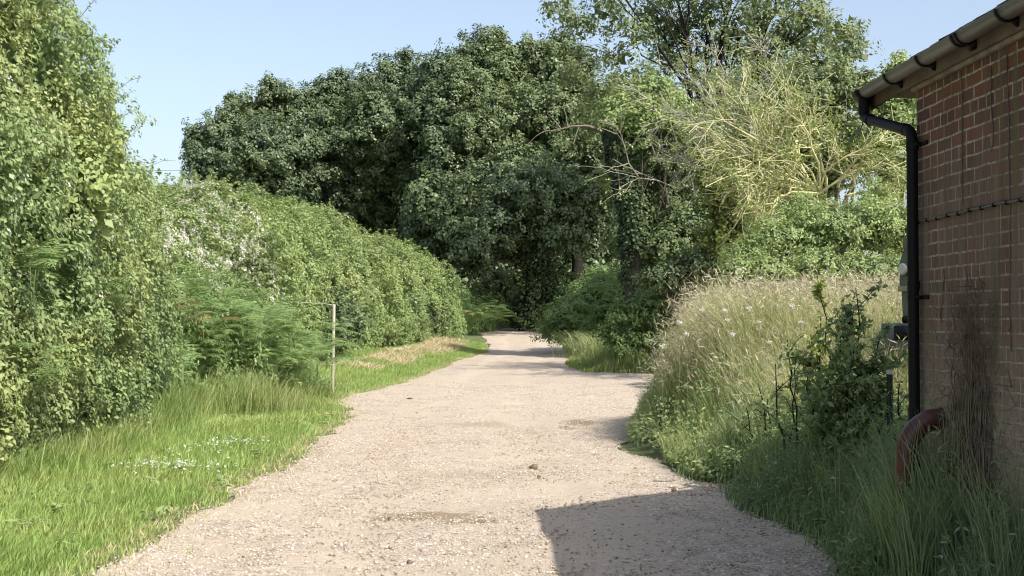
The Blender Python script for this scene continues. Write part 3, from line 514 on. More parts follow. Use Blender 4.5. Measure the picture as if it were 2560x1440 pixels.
# ------------------------------------------------------------------ hedges
def hedge(name, label, pts, tops, mat, L, dens, tr, per, thick=1.6, lean=.5, lump=.5, W=.6, bark='bark', flowers=None, sprigs=200, sprig_len=.5, group='hedges along the left of the track', second=None):
    """pts: toe line (x,y) of the face, tops: crest height; face to the right (+X side)"""
    P = np.asarray(pts, float); seg = np.r_[0, np.cumsum(np.linalg.norm(np.diff(P, axis=0), axis=1))]; LT = seg[-1]
    def at(s): return np.interp(s, seg, P[:, 0]), np.interp(s, seg, P[:, 1]), np.interp(s, seg, tops)
    def nrm(s):
        x0, y0, _ = at(np.clip(s - .6, 0, LT)); x1, y1, _ = at(np.clip(s + .6, 0, LT)); d = unit(np.stack([x1 - x0, y1 - y0], -1)); return d[:, 1], -d[:, 0]
    base = (P[len(P) // 2, 0], P[len(P) // 2, 1], float(ht(*P[len(P) // 2]))); t = thing(name, label, 'hedge', base, group)
    def surf(k, inner=0.0):
        s = rng.random(k) * LT; x, y, H = at(s); z0 = ht(x, y); hN = rng.random(k) * 1.28
        H = H + (fbm(s * .9, s * 0, 71) - .5) * lump * 1.6
        ax, ay = nrm(s)
        lumpv = (fbm(s * 1.1, hN * 4.5, 61) - .5) * lump * 1.6 + (fbm(s * 3.2, hN * 13, 62) - .5) * lump * .9
        face = hN < 1
        dep = np.where(face, lean * hN ** 2 + .35 * sm(hN, .8, 1.0), lean + .35 + (hN - 1) / .28 * thick)
        zz = z0 + np.where(face, hN, 1.0) * H + np.where(face, 0, .2 * lumpv + .12)
        dep = dep - lumpv * np.where(face, 1, .0) + inner
        pos = np.stack([x - ax * dep, y - ay * dep, zz - inner * .5], -1)
        nn = unit(np.stack([ax * np.where(face, 1, .2), ay * np.where(face, 1, .2), np.where(face, .15 + .9 * sm(hN, .75, 1), 1.0)], -1))
        return pos, nn, s, hN
    A = LT * np.mean(tops) * 1.28
    p1, n1, s1, h1 = surf(int(A * dens)); p2, n2, s2, h2 = surf(int(A * dens * .45), .35)
    hole = fbm(s1 * 2.0, h1 * 9 * np.mean(tops) / 5, 91); kk = (hole > .385) | (h1 > .97); p1, n1, s1, h1 = p1[kk], n1[kk], s1[kk], h1[kk]
    hole = fbm(s2 * 2.0, h2 * 9 * np.mean(tops) / 5, 91); kk = (hole > .335) | (h2 > .97); p2, n2, s2, h2 = p2[kk], n2[kk], s2[kk], h2[kk]
    # far side of the hedge, seen only from above or behind
    p3, n3, s3, h3 = surf(int(A * dens * .12)); ax, ay = nrm(s3); p3 = p3 - np.stack([ax, ay, 0 * ax], -1) * (thick + lean) ; 
    c = np.concatenate([p1, p2, p3]); nn = np.concatenate([n1, n2, n3 * [-1, -1, 1]])
    v0 = np.clip(fbm(np.r_[s1, s2, s3] * .7, np.r_[h1, h2, h3] * 4, 66) * 1.5 - .4 + rng.random(len(c)) * .35, 0, 1)
    V, F, var = tuft_leaves(c, nn, tr, per, L, W, var0=v0)
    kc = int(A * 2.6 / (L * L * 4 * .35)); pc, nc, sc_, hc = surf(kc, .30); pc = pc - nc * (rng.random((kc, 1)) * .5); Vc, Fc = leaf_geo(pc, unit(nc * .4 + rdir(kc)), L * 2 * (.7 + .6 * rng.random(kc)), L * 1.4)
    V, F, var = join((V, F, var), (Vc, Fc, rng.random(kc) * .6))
    np_mesh('foliage', V, F, mat, t, var, origin=base)
    # shoots sticking out of crest and face
    if sprigs:
        ps, ns, ss, hs = surf(sprigs * 3); pick = np.argsort(-(hs + rng.random(len(hs)) * .8))[:sprigs]; mb = MB(); cc = []; cd = []
        for q in pick:
            d = unit(ns[q] * .5 + np.array([0, 0, .7]) + rng.normal(size=3) * .35); LL = sprig_len * (.4 + rng.random())
            tt = np.linspace(0, 1, 5)[:, None]; pp = ps[q] + d * LL * tt + np.array([0, 0, -.25 * LL]) * tt ** 2 + rng.normal(size=(5, 3)) * .02
            mb.tube(pp, np.linspace(.007, .003, 5), 3, cap=False); f = rng.random(14); cc.append(np.stack([np.interp(f, tt[:, 0], pp[:, i]) for i in range(3)], -1)); cd.append(np.repeat(d[None], 14, 0))
        V, F, var = tuft_leaves(np.concatenate(cc), np.concatenate(cd), .035, 3, L * .9, W, var0=.5 + .5 * rng.random(14 * len(pick)))
        Vt = np.concatenate(mb.v); Ft = np.concatenate(mb.f[4]); V, F, var = join((V, F, var), (Vt, Ft, np.full(len(Ft), .8))); np_mesh('shoots', V, F, mat, t, var, origin=base)
    # woody stems inside
    mb = MB()
    for s in np.arange(.4, LT, 1.1):
        x, y, H = at(np.array([s])); ax, ay = nrm(np.array([s])); x = x[0] - ax[0] * (thick * .5); y = y[0] - ay[0] * thick * .5
        z = float(ht(x, y)); limb(mb, (x, y, z - .1), (x + rng.uniform(-.4, .4), y + rng.uniform(-.4, .4), z + H[0] * .66), .06, .015, 5, .1)
    ss_ = np.arange(.2, LT, .5); x, y, H = at(ss_); ax, ay = nrm(ss_); x = x - ax * thick * .5; y = y - ay * thick * .5; mb.tube(np.stack([x, y, ht(x, y) - .08], -1), .09, 5)
    mb.build('stems', M[bark], t, smooth=True, origin=base)
    if flowers:
        for (s0, s1_, h0, h1_, nfl, mk, szz, nm) in flowers:
            pf, nf, sf, hf = surf(nfl * 12); ok = (sf > s0) & (sf < s1_) & (hf > h0) & (hf < h1_) & (fbm(sf * 1.4, hf * 7, 88) > (.44 if nfl < 2000 else .40))
            pf = pf[ok][:nfl]; nf = nf[ok][:nfl]
            V, F, var = tuft_leaves(pf + nf * (tr * .8), nf, szz * 1.6, 7, szz, .8, out_=.9, rnd=.5); np_mesh(nm, V, F, M[mk], t, var, origin=base)
    return t
hedge('tall_hedge', 'tall dense hawthorn hedge filling the left edge of the view', [(-4.7, 2), (-4.6, 8), (-4.35, 13), (-4.2, 16), (-4.55, 20), (-5.15, 23.5), (-5.9, 26.0)], [8.8, 8.5, 7.8, 6.7, 5.5, 4.7, 3.9],
      M['hawthorn'], .062, 62, .14, 22, thick=1.8, lean=.95, lump=.65, flowers=[(8, 15, .25, .7, 60, 'pink', .035, 'blossom')], sprigs=520, sprig_len=.75)
hedge('flowering_hedge', 'middle hedge with white bramble blossom along its crest', [(-6.6, 25), (-6.2, 29), (-5.6, 34), (-5.0, 38.5)], [3.1, 3.5, 4.1, 4.5],
      M['bramble'], .085, 36, .17, 20, thick=1.8, lean=.6, lump=1.0, flowers=[(0, 13, .5, 1.15, 2600, 'petal', .036, 'blossom'), (0, 12, .4, 1.15, 900, 'pink', .04, 'blossom'), (1, 11, .3, .8, 80, 'petal', .05, 'blossom')], sprigs=420, sprig_len=.7)
hedge('far_hedge', 'rounded green hedge curving in to the bend of the track', [(-5.0, 38.5), (-4.4, 43), (-3.7, 48), (-2.6, 53), (-1.2, 58), (-.1, 62), (-.4, 66)], [4.7, 4.75, 4.6, 4.3, 3.9, 3.0, 2.4],
      M['bramble'], .09, 32, .18, 20, thick=1.8, lean=.7, lump=1.0, sprigs=380, sprig_len=.55, flowers=[(2, 22, .2, 1, 40, 'petal', .05, 'blossom')])
hedge('low_hedge', 'low fresh green bushes ending the left hedge at the bend', [(-.6, 65), (.4, 68), (1.6, 71.5), (2.0, 76)], [3.0, 2.5, 1.8, 1.2],
      M['fern'], .11, 22, .2, 18, thick=1.6, lean=.5, lump=.6, sprigs=50, sprig_len=.5)

hedge('bramble_bank', 'low bank of brambles and bracken swelling out in front of the blossoming hedge', [(-5.0, 21.5), (-4.5, 23.3), (-3.9, 25), (-3.2, 26.8), (-2.9, 29.0)], [1.7, 2.2, 2.2, 1.9, 1.0],
      M['fern'], .10, 30, .17, 16, thick=1.2, lean=.5, lump=.6, W=.32, sprigs=150, sprig_len=.6)
fm = make_tree('fern_mound', 'mound of fresh green bracken right of the track in front of the ivy-clad trunk', 'bracken mound', (PX(1470, 53), 53), blobs_px(53, [(1480, 770, 78, 0), (1530, 730, 62, 0), (1420, 800, 60, -1), (1500, 700, 38, 1), (1560, 790, 60, 0), (1380, 820, 42, -1)]), .05, M['fern'], M['bark'], L=.16, W=.3, dens=9, tr=.26, per=22, fork=.2, limbs=False)
for (x, y, zc_, r_, mt, lab) in ((-5.1, 15.5, 3.0, .7, 'bramble', 'rounder leafy bush bulging from the middle height of the tall hedge'), (-5.4, 20.5, 2.0, .8, 'dark', 'darker bush growing low out of the far end of the tall hedge'),
        (-7.6, 30.5, 3.4, .8, 'hawthorn', 'yellowish bush poking up from the crest of the blossoming hedge'), (-6.4, 36, 2.2, .9, 'dark', 'dark green bush set into the face of the blossoming hedge'), (-6.5, 40, 3.9, .8, 'ash', 'shaggy bush on the crest where the two hedges meet'),
        (-5.0, 45.5, 2.4, 1.2, 'hawthorn', 'olive bush swelling from the face of the far hedge'), (-4.0, 52.5, 3.3, 1.0, 'ash', 'grey-green bush high on the far hedge near the bend'), (-1.9, 58.2, 1.2, .9, 'dark', 'dark bush low at the foot of the far hedge by the bend'), (-4.5, 42.8, 1.2, .9, 'dark', 'dark bush at the foot of the far hedge behind the straw strip')):
    z0_ = float(ht(x, y)); bl = [(x + rng.normal() * r_ * .5, y + rng.normal() * r_ * .6, z0_ + zc_ + rng.normal() * r_ * .35, r_ * q_, r_ * q_, r_ * q_) for q_ in (1, .75, .6, .5, .5, .4)]
    make_tree('shrub', lab, 'shrub', (x, y), bl, .05, M[mt], M['bark'], L=.075 if y < 25 else .095, dens=26 if y < 25 else 16, tr=.16, per=16, jit=.35, fork=.3, limbs=False, group='bushes growing in the left hedges')
# ------------------------------------------------------------------ bracken
def frond(P0, d, L, mbV, mbvar, droop=.6, pn=15):
    n = pn; t = np.linspace(.12, 1, n); side = unit(np.cross(d, [0, 0, 1.])); out_ = unit(np.array([d[0], d[1], 0]))
    P = P0 + d * (L * t)[:, None] - np.array([0, 0, 1.]) * (droop * L * t ** 2.3)[:, None] + out_ * (.15 * L * t ** 2)[:, None]
    T = unit(np.gradient(P, axis=0)); v = rng.random() * .6
    mbV.append(np.stack([P[:-1] - side * .004, P[:-1] + side * .004, P[1:] + side * .003, P[1:] - side * .003], 1)); mbvar.append(np.full(n - 1, v))
    for sg in (-1, 1):
        pl = L * .30 * np.sin(np.clip(t * 1.02, 0, 1) * np.pi * .93 + .22) * (1 - .25 * t) + .01; up = np.cross(side, T) * -1
        dd = unit(side * sg + T * .45 - np.array([0, 0, .25]) + rng.normal(size=(n, 3)) * .06); ww = np.cross(dd, up); w_ = L * .036
        for f0, f1, sc_ in ((0, .5, 1.0), (.38, .8, .8), (.7, 1.0, .5)):    # pinna as overlapping toothed segments
            a = P + dd * (pl * f0)[:, None]; b_ = P + dd * (pl * f1)[:, None]; mdl = (a + b_) / 2
            mbV.append(np.stack([a, mdl + T * w_ * sc_ * .5 - [0, 0, .01], b_, mdl - T * w_ * sc_ * .5 - [0, 0, .01]], 1)); mbvar.append(np.clip(v + rng.random(n) * .4, 0, 1))
def bracken_mesh(name, nf, L, spread, h):
    Vs = []; vr = []
    for q in range(nf):
        a = rng.random() * 6.28; d = unit(np.array([math.cos(a) * spread, math.sin(a) * spread, .6 + .6 * rng.random()])); ll = L * (.7 + .5 * rng.random())
        stalk = np.array([math.cos(a), math.sin(a), 0]) * .08; h_ = h * (.3 + .7 * rng.random()); p0 = stalk + np.array([math.cos(a) * .12, math.sin(a) * .12, h_])
        sd_ = unit(np.cross(d, [0, 0, 1.])); Vs.append(np.array([[stalk * .2 - sd_ * .006, stalk * .2 + sd_ * .006, p0 + sd_ * .005, p0 - sd_ * .005]])); vr.append(np.array([.4]))
        frond(p0, d, ll, Vs, vr)
    V = np.concatenate(Vs).reshape(-1, 3); me_o = np_mesh(name, V, np.arange(len(V)).reshape(-1, 4), M['fern'], None, np.concatenate(vr)); return me_o
def put(proto, x, y, z, rz, s, label, group, used):
    if not used.get(proto.name): used[proto.name] = 1; o = proto
    else: o = proto.copy(); C.objects.link(o)
    o.location = (x, y, z); o.rotation_euler = (rng.uniform(-.1, .1), rng.uniform(-.1, .1), rz); o.scale = (s, s, s); tag(o, label, 'fern' if 'bracken' in proto.name else 'plant', group); return o
M['brownfern'] = leaf_mat('browned bracken', [(.12, .10, .04), (.22, .17, .07), (.30, .24, .11)], None, trans=.25)
protos = [bracken_mesh('bracken', 9, 1.0, .8, .9) for _ in range(4)] + [bracken_mesh('bracken', 6, .9, 1.0, .8)]
protos[4].data.materials[0] = M['brownfern']
used = {}
fern_spots = []
for i in range(46):                                  # long bank of bracken in front of the middle hedge and beside the post
    s = i / 45; fern_spots.append((-4.9 + s * 2.0 + rng.uniform(-.35, .35), 22.8 + 2.2 * rng.random() + s * 2.6, rng.uniform(.5, 1.7) * (1 - .3 * s), 'bracken plant on the green bank in front of the blossoming hedge', 'bracken on the bank by the pale post', .74))
for i in range(16):
    fern_spots.append((-4.9 + rng.uniform(-.4, .4), 15.5 + 9 * rng.random(), rng.uniform(.4, 1.7), 'bracken frond clump growing out of the face of the tall hedge', 'bracken growing out of the tall hedge', .8))
for (x, y, z) in ((-4.35, 13.6, 1.75), (-4.4, 14.1, .95), (-4.3, 13.0, .6), (-4.4, 15.4, 1.3)):
    fern_spots.append((x, y, z, 'large bracken frond clump in the tall hedge at the left edge of the view', 'bracken growing out of the left end of the tall hedge', .85))
for i in range(46):                                  # mound of bracken right of the bend
    a = rng.random(); fern_spots.append((PX(1365 + 190 * a, 54) + rng.uniform(-.4, .4), 50 + 4 * rng.random(), .3 + a * 2.2 * rng.random() + .2 * a, 'bracken plant on the mound right of the track, before the ivy-clad trunk', 'bracken mound right of the track', .95))
for i in range(18):
    a = rng.random(); fern_spots.append((PX(1170 + 90 * a, 68), 66 + 6 * a, .1 + .8 * rng.random() * (1 - a), 'bracken plant in front of the low bushes at the bend', 'bracken at the end of the left hedge', 1.2))
for i, (x, y, z, lab, grp, s) in enumerate(fern_spots):
    if 'mound right' in grp:
        x = max(x, float(xr(np.array([y]))[0]) + .25); z = min(z, .35 + 1.1 * (x - float(xr(np.array([y]))[0])))
    put(protos[4 if i % 29 == 5 else i % 4], x, y, float(ht(x, y)) + z - .1, rng.random() * 6.28, s * rng.uniform(.8, 1.15), lab.replace('bracken', 'half-browned bracken', 1) if i % 29 == 5 else lab, grp, used)

# ------------------------------------------------------------------ grasses
def blades(X, Y, Z, H, W, lean=.35, var=None, wind=(.15, .05)):
    n = len(X); a = rng.random(n) * 6.28; d = np.stack([np.cos(a), np.sin(a), 0 * a], -1) * (lean * (.3 + rng.random(n)))[:, None] + np.array([*wind, 0])
    b = rng.random(n) * 6.28; w_ = np.stack([np.cos(b), np.sin(b), 0 * b], -1); base = np.stack([X, Y, Z], -1); H = np.broadcast_to(H, (n,))[:, None]; W = np.broadcast_to(W, (n,))[:, None]
    up = np.array([0, 0, 1.])
    m1 = base + up * H * .45 + d * H * .22; m2 = base + up * H * .80 + d * H * .62; tp = base + up * H * (.95) + d * H * 1.05
    V = np.stack([base - w_ * W * .5, base + w_ * W * .5, m1 + w_ * W * .45, m1 - w_ * W * .45, m2 + w_ * W * .3, m2 - w_ * W * .3, tp + w_ * W * .06, tp - w_ * W * .06], 1)
    o = np.arange(n)[:, None] * 8; F = np.concatenate([o + np.array([[0, 1, 2, 3]]), o + np.array([[3, 2, 4, 5]]), o + np.array([[5, 4, 6, 7]])])
    v = rng.random(n) if var is None else var
    return V.reshape(-1, 3), F, np.tile(v, 3), tp
def scatter(n, x0, x1, y0, y1, ypow=1.0):
    return x0 + (x1 - x0) * rng.random(n), y0 + (y1 - y0) * rng.random(n) ** ypow
# left verge
X, Y = scatter(330000, -6.4, 1.2, 6.5, 60, 1.9)
off = xl(Y) - X; hm_ = np.interp(Y, [0, 13, 20, 26, 38, 48, 62], [2.5, 2.5, 2.6, 3.0, 3.0, 4.0, 1.6])
k = (off > -.35) & (off < hm_) & (rng.random(len(X)) < .03 * (fbm(X * 2, Y * 2, 38) > .45) + .16 * sm(off, -.12, 0) + .9 * sm(off + .18 * (fbm(X * 3, Y * 3, 33) - .5) * 2, -.02, .28))
X, Y, off = X[k], Y[k], off[k]; pt = fbm(X * 1.1, Y * 1.1, 34)
H = (.05 + .07 * sm(off, 0, .8) + .12 * sm(off, 1.6, 2.6) * (Y < 30)) * (.6 + .8 * rng.random(len(X))) * (.6 + .8 * pt)
V, F, var, tp = blades(X, Y, ht(X, Y) - .01, H, .0055 + .00022 * Y, .5, np.clip(rng.random(len(X)) * .5 + .55 * (1 - pt) + .25 * (off < .25), 0, 1) ** 1.2)
Xe, Ye = scatter(26000, -3, 1.8, 6.5, 50, 1.6); oe = xl(Ye) - Xe; ke = (oe > -.22) & (oe < .3) & (rng.random(len(Xe)) < .25 + .6 * (fbm(Xe * 2, Ye * 2, 36) > .5)); Xe, Ye = Xe[ke], Ye[ke]
Ve, Fe, ve, te = blades(Xe, Ye, ht(Xe, Ye) + .004, .05 * (.4 + rng.random(len(Xe))), .008, 1.3)
tag(np_mesh('edge_thatch', Ve, Fe, M['straw'], None, ve), 'thin dry thatch straggling over the left edge of the gravel', 'grass', kind='stuff')
tag(np_mesh('verge_grass', V, F, M['grass'], None, var), 'short bright green grass on the left verge of the track', 'grass', kind='stuff')
# long grass by hedge foot and around the post
X, Y = scatter(90000, -6.0, -1.8, 9, 36, 1.0); off = xl(Y) - X
band = np.where(Y < 21, sm(off, 1.8, 2.5) * (off < 3.0), np.where(Y < 29.5, sm(off, .15, .9) * (off < 3.6), .0))
band = band * sm(fbm(X * .9, Y * .9, 39), .3, .6); k = rng.random(len(X)) < band; X, Y = X[k], Y[k]
V, F, var, tp = blades(X, Y, ht(X, Y), (.28 + .45 * rng.random(len(X))) * (.45 + .55 * sm(xl(Y) - X, .3, 1.9)) * (.5 + .5 * sm(Y, 14, 24)) * (.5 + .9 * fbm(X * 1.5, Y * 1.5, 35)) * 1.2, .009, .45, np.clip(rng.random(len(X)) ** 1.4, 0, 1))
tag(np_mesh('long_grass', V, F, M['lushgrass'], None, var), 'long lush grass at the foot of the hedge around the pale post', 'grass', kind='stuff')
n_ = 420; X, Y = scatter(n_, -4.6, 2.9, 7, 26); off = xl(Y) - X; k = ((off > .1) & (off < 2.6)) | ((X > xr(Y)) & (Y < 16)); X, Y = X[k], Y[k]; k = fbm(X * 1.3, Y * 1.3, 52) > .5; X, Y = X[k], Y[k]
V, F, var = tuft_leaves(np.stack([X, Y, ht(X, Y) + .05], -1), np.repeat([[0, 0, 1.]], len(X), 0), .09, 12, .085, .42, out_=.9, rnd=.5)
tag(np_mesh('broad_leaved_weeds', V, F, M['bramble'], None, var), 'low broad-leaved weeds dotted through the verges', 'weeds', kind='stuff')
# clover flowers in verge
cs = [(430, 1185, 40), (510, 1190, 26), (560, 1130, 30), (620, 1125, 28), (510, 1150, 8), (380, 1188, 14)]
Pf = []
for (u, v, n_) in cs:
    Yc = CAMZ / ((v + 12 - 805) / 3300); x = PX(u, Yc) + rng.normal(size=n_) * .2; y = Yc + rng.normal(size=n_) * .25; Pf.append(np.stack([x, y, ht(x, y) + .13 + .06 * rng.random(n_)], -1))
Pf = np.concatenate(Pf); V, F, var = tuft_leaves(Pf, np.repeat([[0, 0, 1.]], len(Pf), 0), .010, 8, .016, .8)
tag(np_mesh('clover_flowers', V, F, M['petal'], None, var), 'patches of small white clover flowers in the left verge', 'flowers', kind='stuff')
# straw
X, Y = scatter(60000, -5.4, 2, 37, 60); off = xl(Y) - X
k = (off > .9 - .02 * (Y - 40)) & (off < 2.6) & (off > 1.3 - .02 * (Y - 40)) & (fbm(X * .8, Y * .4, 37) + .3 * rng.random(len(X)) > .6); X, Y = X[k], Y[k]
V, F, var, tp = blades(X, Y, ht(X, Y), .17 * (.4 + rng.random(len(X))), .024, 1.5)
tag(np_mesh('dry_straw', V, F, M['straw'], None, var), 'strip of dry yellow cut grass below the far hedge', 'straw', kind='stuff')
# meadow on the mound
def seedheads(tp, L, W, mat, name, label, frac=.5):
    k = rng.random(len(tp)) < frac; P = tp[k]; n = len(P); D = unit(np.stack([rng.normal(size=n) * .55 - .1, rng.normal(size=n) * .5, .9 - 1.0 * rng.random(n)], -1))
    Vs = []; Fs = []; vs = []; nn = 0
    for q in range(2):
        V, F = leaf_geo(P, unit(np.cross(D, rdir(n))), L * (.6 + .8 * rng.random(n)), W, .1, D); Vs.append(V); Fs.append(F + nn); nn += len(V); vs.append(rng.random(n))
    return tag(np_mesh(name, np.concatenate(Vs), np.concatenate(Fs), mat, None, np.concatenate(vs)), label, 'grass', kind='stuff')
X, Y = scatter(190000, 1.9, 9.0, 12.4, 21.2)
e = X - np.interp(Y, [12, 14.2, 16.8, 18.8, 21], [2.55, 2.35, 2.15, 2.6, 3.1]) - (vnoise(Y * 2, Y * 0, 55) - .5) * .4
k = (e > 0) & (rng.random(len(X)) < .35 + .6 * sm(e, .1, .7)); X, Y, e = X[k], Y[k], e[k]
H = (.34 + .76 * sm(e, .0, 1.25)) * (.35 + .75 * rng.random(len(X))) * (.55 + .85 * fbm(X * 1.4, Y * 1.4, 44))
V, F, var, tpm = blades(X, Y, ht(X, Y), H, .0075, .38, np.clip(rng.random(len(X)) * .8 + .35 * (H > .85) - .1, 0, 1), wind=(-.06, .0))
tag(np_mesh('meadow_grass', V, F, M['meadow'], None, var), 'tall unmown meadow grass on the mound right of the track', 'meadow', kind='stuff')
seedheads(tpm[(H > .55) & (rng.random(len(H)) < .2 + .7 * sm(Y, 14.0, 17.5))], .085, .011, M['seed'], 'seed_heads', 'pale drooping seed heads over the tall meadow grass', .75)
# leafy green base of the meadow
X, Y = scatter(9000, 2.0, 8.5, 12.2, 20.5); e = X - np.interp(Y, [12, 14.2, 16.8, 18.8, 21], [2.4, 2.25, 2.1, 2.55, 3.1])
k = (e > 0) & (rng.random(len(X)) < .12 + .45 * (1 - sm(e, 0, .8))); X, Y, e = X[k], Y[k], e[k]
c = np.stack([X, Y, ht(X, Y) + (.08 + .62 * rng.random(len(X)) * sm(e, -.1, .6))], -1)
V, F, var = tuft_leaves(c, np.repeat([[-.5, -.5, .6]], len(c), 0), .11, 12, .06, .36)
tag(np_mesh('meadow_herbs', V, F, M['bramble'], None, var), 'leafy green herbs at the near edge of the meadow', 'weeds', kind='stuff')
# far right verge grass
X, Y = scatter(60000, 3, 8, 37, 62); e = X - xr(Y); k = (e > -.05) & (e < 3) & (Y > 38); X, Y, e = X[k], Y[k], e[k]
H = (.12 + .5 * sm(e, .1, 1.2) * (Y < 50)) * (.5 + .8 * rng.random(len(X)))
V, F, var, tp = blades(X, Y, ht(X, Y), H, .02, .4, np.clip(rng.random(len(X)) * .9, 0, 1))
tag(np_mesh('far_verge_grass', V, F, M['lushgrass'], None, var), 'rough grass edging the far right side of the track', 'grass', kind='stuff')
X, Y = scatter(26000, -1, 12, 76.8, 82); V, F, var, tp = blades(X, Y, ht(X, Y), .35 * (.5 + rng.random(len(X))), .03, .4)
tag(np_mesh('bend_grass', V, F, M['grass'], None, var), 'grass edge across the far bend of the track', 'grass', kind='stuff')
# arching dry grass clumps before the bracken mound
for i, (u, v) in enumerate(((1470, 800), (1500, 830), (1440, 850), (1490, 770))):
    Yc = 45.0 - i; cx, cz = PX(u, Yc), PZ(v + 30, Yc); n_ = 70; V, F, var, tp = blades(cx + rng.normal(size=n_) * .3, Yc + rng.normal(size=n_) * .3, np.full(n_, cz), .6 + .35 * rng.random(n_), .014, .35, .25 + .6 * rng.random(n_), wind=(-.6, 0))
    z0 = float(ht(cx, Yc)); V[:, 2] -= cz - z0 - .25
    o = np_mesh('grass_tussock', V, F, M['meadow'], None, var, origin=(cx, Yc, z0)); tag(o, ('arching dry grass tussock nearest the top, in front of the bracken mound', 'arching dry grass tussock lowest down beside the track', 'arching dry grass tussock leaning out furthest left towards the track', 'arching dry grass tussock highest up against the bracken')[(3, 1, 2, 0)[i] if i != 3 else 3] if i in (1, 2, 3) else 'arching dry grass tussock in the middle of its row before the bracken', 'grass tussock', 'dry tussocks before the bracken mound')

# weeds in the building's shade
X, Y = scatter(120000, 2.0, 7.0, 6.2, 13.4); e = X - xr(Y); k = (e > -.06) & (rng.random(len(X)) < .15 + sm(e, 0, .25)) & ~((X > 2.80) & (Y < 8.02)); X, Y, e = X[k], Y[k], e[k]
H = (.08 + .30 * sm(e, .02, .5)) * (.5 + .9 * rng.random(len(X))) * (.6 + .8 * fbm(X * 2, Y * 2, 46))
Xp, Yp = 2.42 + .34 * rng.random(1500), 7.0 + .5 * rng.random(1500); X, Y, e, H = np.r_[X, Xp], np.r_[Y, Yp], np.r_[e, Xp * 0 - .1], np.r_[H, .38 + .16 * rng.random(1500)]
V, F, var, tp = blades(X, Y, ht(X, Y), H * 1.25 * (1 + .75 * (1 - sm(Y, 7.6, 8.6)) * sm(e, 0, .2)), .0075, .4)
tag(np_mesh('shaded_grass', V, F, M['weed'], None, var), 'grass growing in the shade along the foot of the brick wall', 'grass', kind='stuff')
X, Y = scatter(4500, 2.15, 6.0, 6.2, 13.0); e = X - xr(Y); k = (e > .08) & ~((X > 2.74) & (Y < 8.05)); X, Y, e = X[k], Y[k], e[k]
Vs = []; Fs = []; vs = []; nn = 0; hh = (.16 + .5 * sm(e, .05, .5)) * (.45 + .75 * rng.random(len(X))) * (.6 + .8 * fbm(X * 3, Y * 3, 48)) * (1 + .3 * (Y < 7.6))
for j in range(11):     # whorled leafy stems
    f = (j + 1) / 11; P = np.stack([X + rng.normal(size=len(X)) * .012 * j * .3, Y + rng.normal(size=len(X)) * .012 * j * .3, ht(X, Y) + hh * f], -1)
    for q in range(2):
        V, F, var = tuft_leaves(P, np.repeat([[0, 0, 1.]], len(P), 0), .012, 2, .050, .22, out_=.35, up=.2, rnd=.9); Vs.append(V); Fs.append(F + nn); nn += len(V); vs.append(var)
k2 = rng.random(len(X)) < .12; Vd, Fd, vd, tpd = blades(X[k2], Y[k2], ht(X[k2], Y[k2]), .45 + .35 * rng.random(k2.sum()), .006, .5)
tag(np_mesh('dry_stems', Vd, Fd, M['meadow'], None, vd), 'thin dry grass stems standing among the weeds by the barn wall', 'grass', kind='stuff')
tag(np_mesh('shaded_weeds', np.concatenate(Vs), np.concatenate(Fs), M['weed'], None, np.concatenate(vs)), 'leafy weeds in the shade at the foot of the brick wall', 'weeds', kind='stuff')
# small white blooms in shade and meadow umbels
n_ = 70; X, Y = scatter(n_, 2.5, 4.5, 6.8, 12.5); k = ~((X > 2.74) & (Y < 8.05)); X, Y = X[k], Y[k]; P = np.stack([X, Y, ht(X, Y) + .25 + .2 * rng.random(len(X))], -1)
V, F, var = tuft_leaves(P, np.repeat([[0, 0, 1.]], len(P), 0), .01, 10, .016, .8)
tag(np_mesh('white_clover', V, F, M['petal'], None, var), 'small white flowers dotted through the shaded weeds', 'flowers', kind='stuff')
def umbel_proto():
    o = thing('umbel_flower', 'x', 'flower', (0, 0, 0)); mb = MB(); pp = np.array([(0, 0, 0), (.02, 0, .5), (.01, .02, .95)]); mb.tube(pp, [.004, .003, .003], 4)
    tips = []
    for q in range(10):
        a = q * .63; e_ = np.array([.01 + .045 * math.cos(a), .02 + .045 * math.sin(a), 1.02]); mb.tube([pp[-1], e_], .0018, 3, cap=False); tips.append(e_)
    mb.build('stem', M['meadow'], o); V, F, var = tuft_leaves(np.array(tips + [[.01, .02, 1.03]]), np.repeat([[0, 0, 1.]], 11, 0), .02, 9, .022, .85, out_=.9, rnd=.35); np_mesh('flower_head', V, F, M['petal'], o, var); return o
up_ = umbel_proto()
spots = [(1825, 795), (1860, 740), (1855, 668), (1905, 690), (1720, 830), (1760, 770), (1700, 800), (1945, 745), (1990, 760), (1815, 770), (1880, 765), (2010, 800), (2060, 770), (2120, 740), (2180, 780), (2215, 745), (2190, 850), (1905, 800), (1660, 860), (1930, 850), (1835, 830), (2230, 815), (2090, 860), (1780, 740)]
for i, (u, v) in enumerate(spots):
    o = up_ if i == 0 else up_.copy()
    if i: C.objects.link(o)
    Yc = 14.5 + (v < 760) * 3.5 + rng.uniform(-.6, .9); x = PX(u, Yc); top = PZ(v, Yc); g0 = float(ht(x, Yc)); s = max(.5, (top - g0) / 1.03)
    o.location = (x, Yc, g0 - .02); o.scale = (.5, .5, s); o.rotation_euler.z = rng.random() * 6
    tag(o, 'white umbel flower standing up out of the tall meadow grass on the mound', 'flower', 'white umbel flowers in the meadow')
    if i:
        for ch in up_.children: c_ = ch.copy(); C.objects.link(c_); c_.parent = o

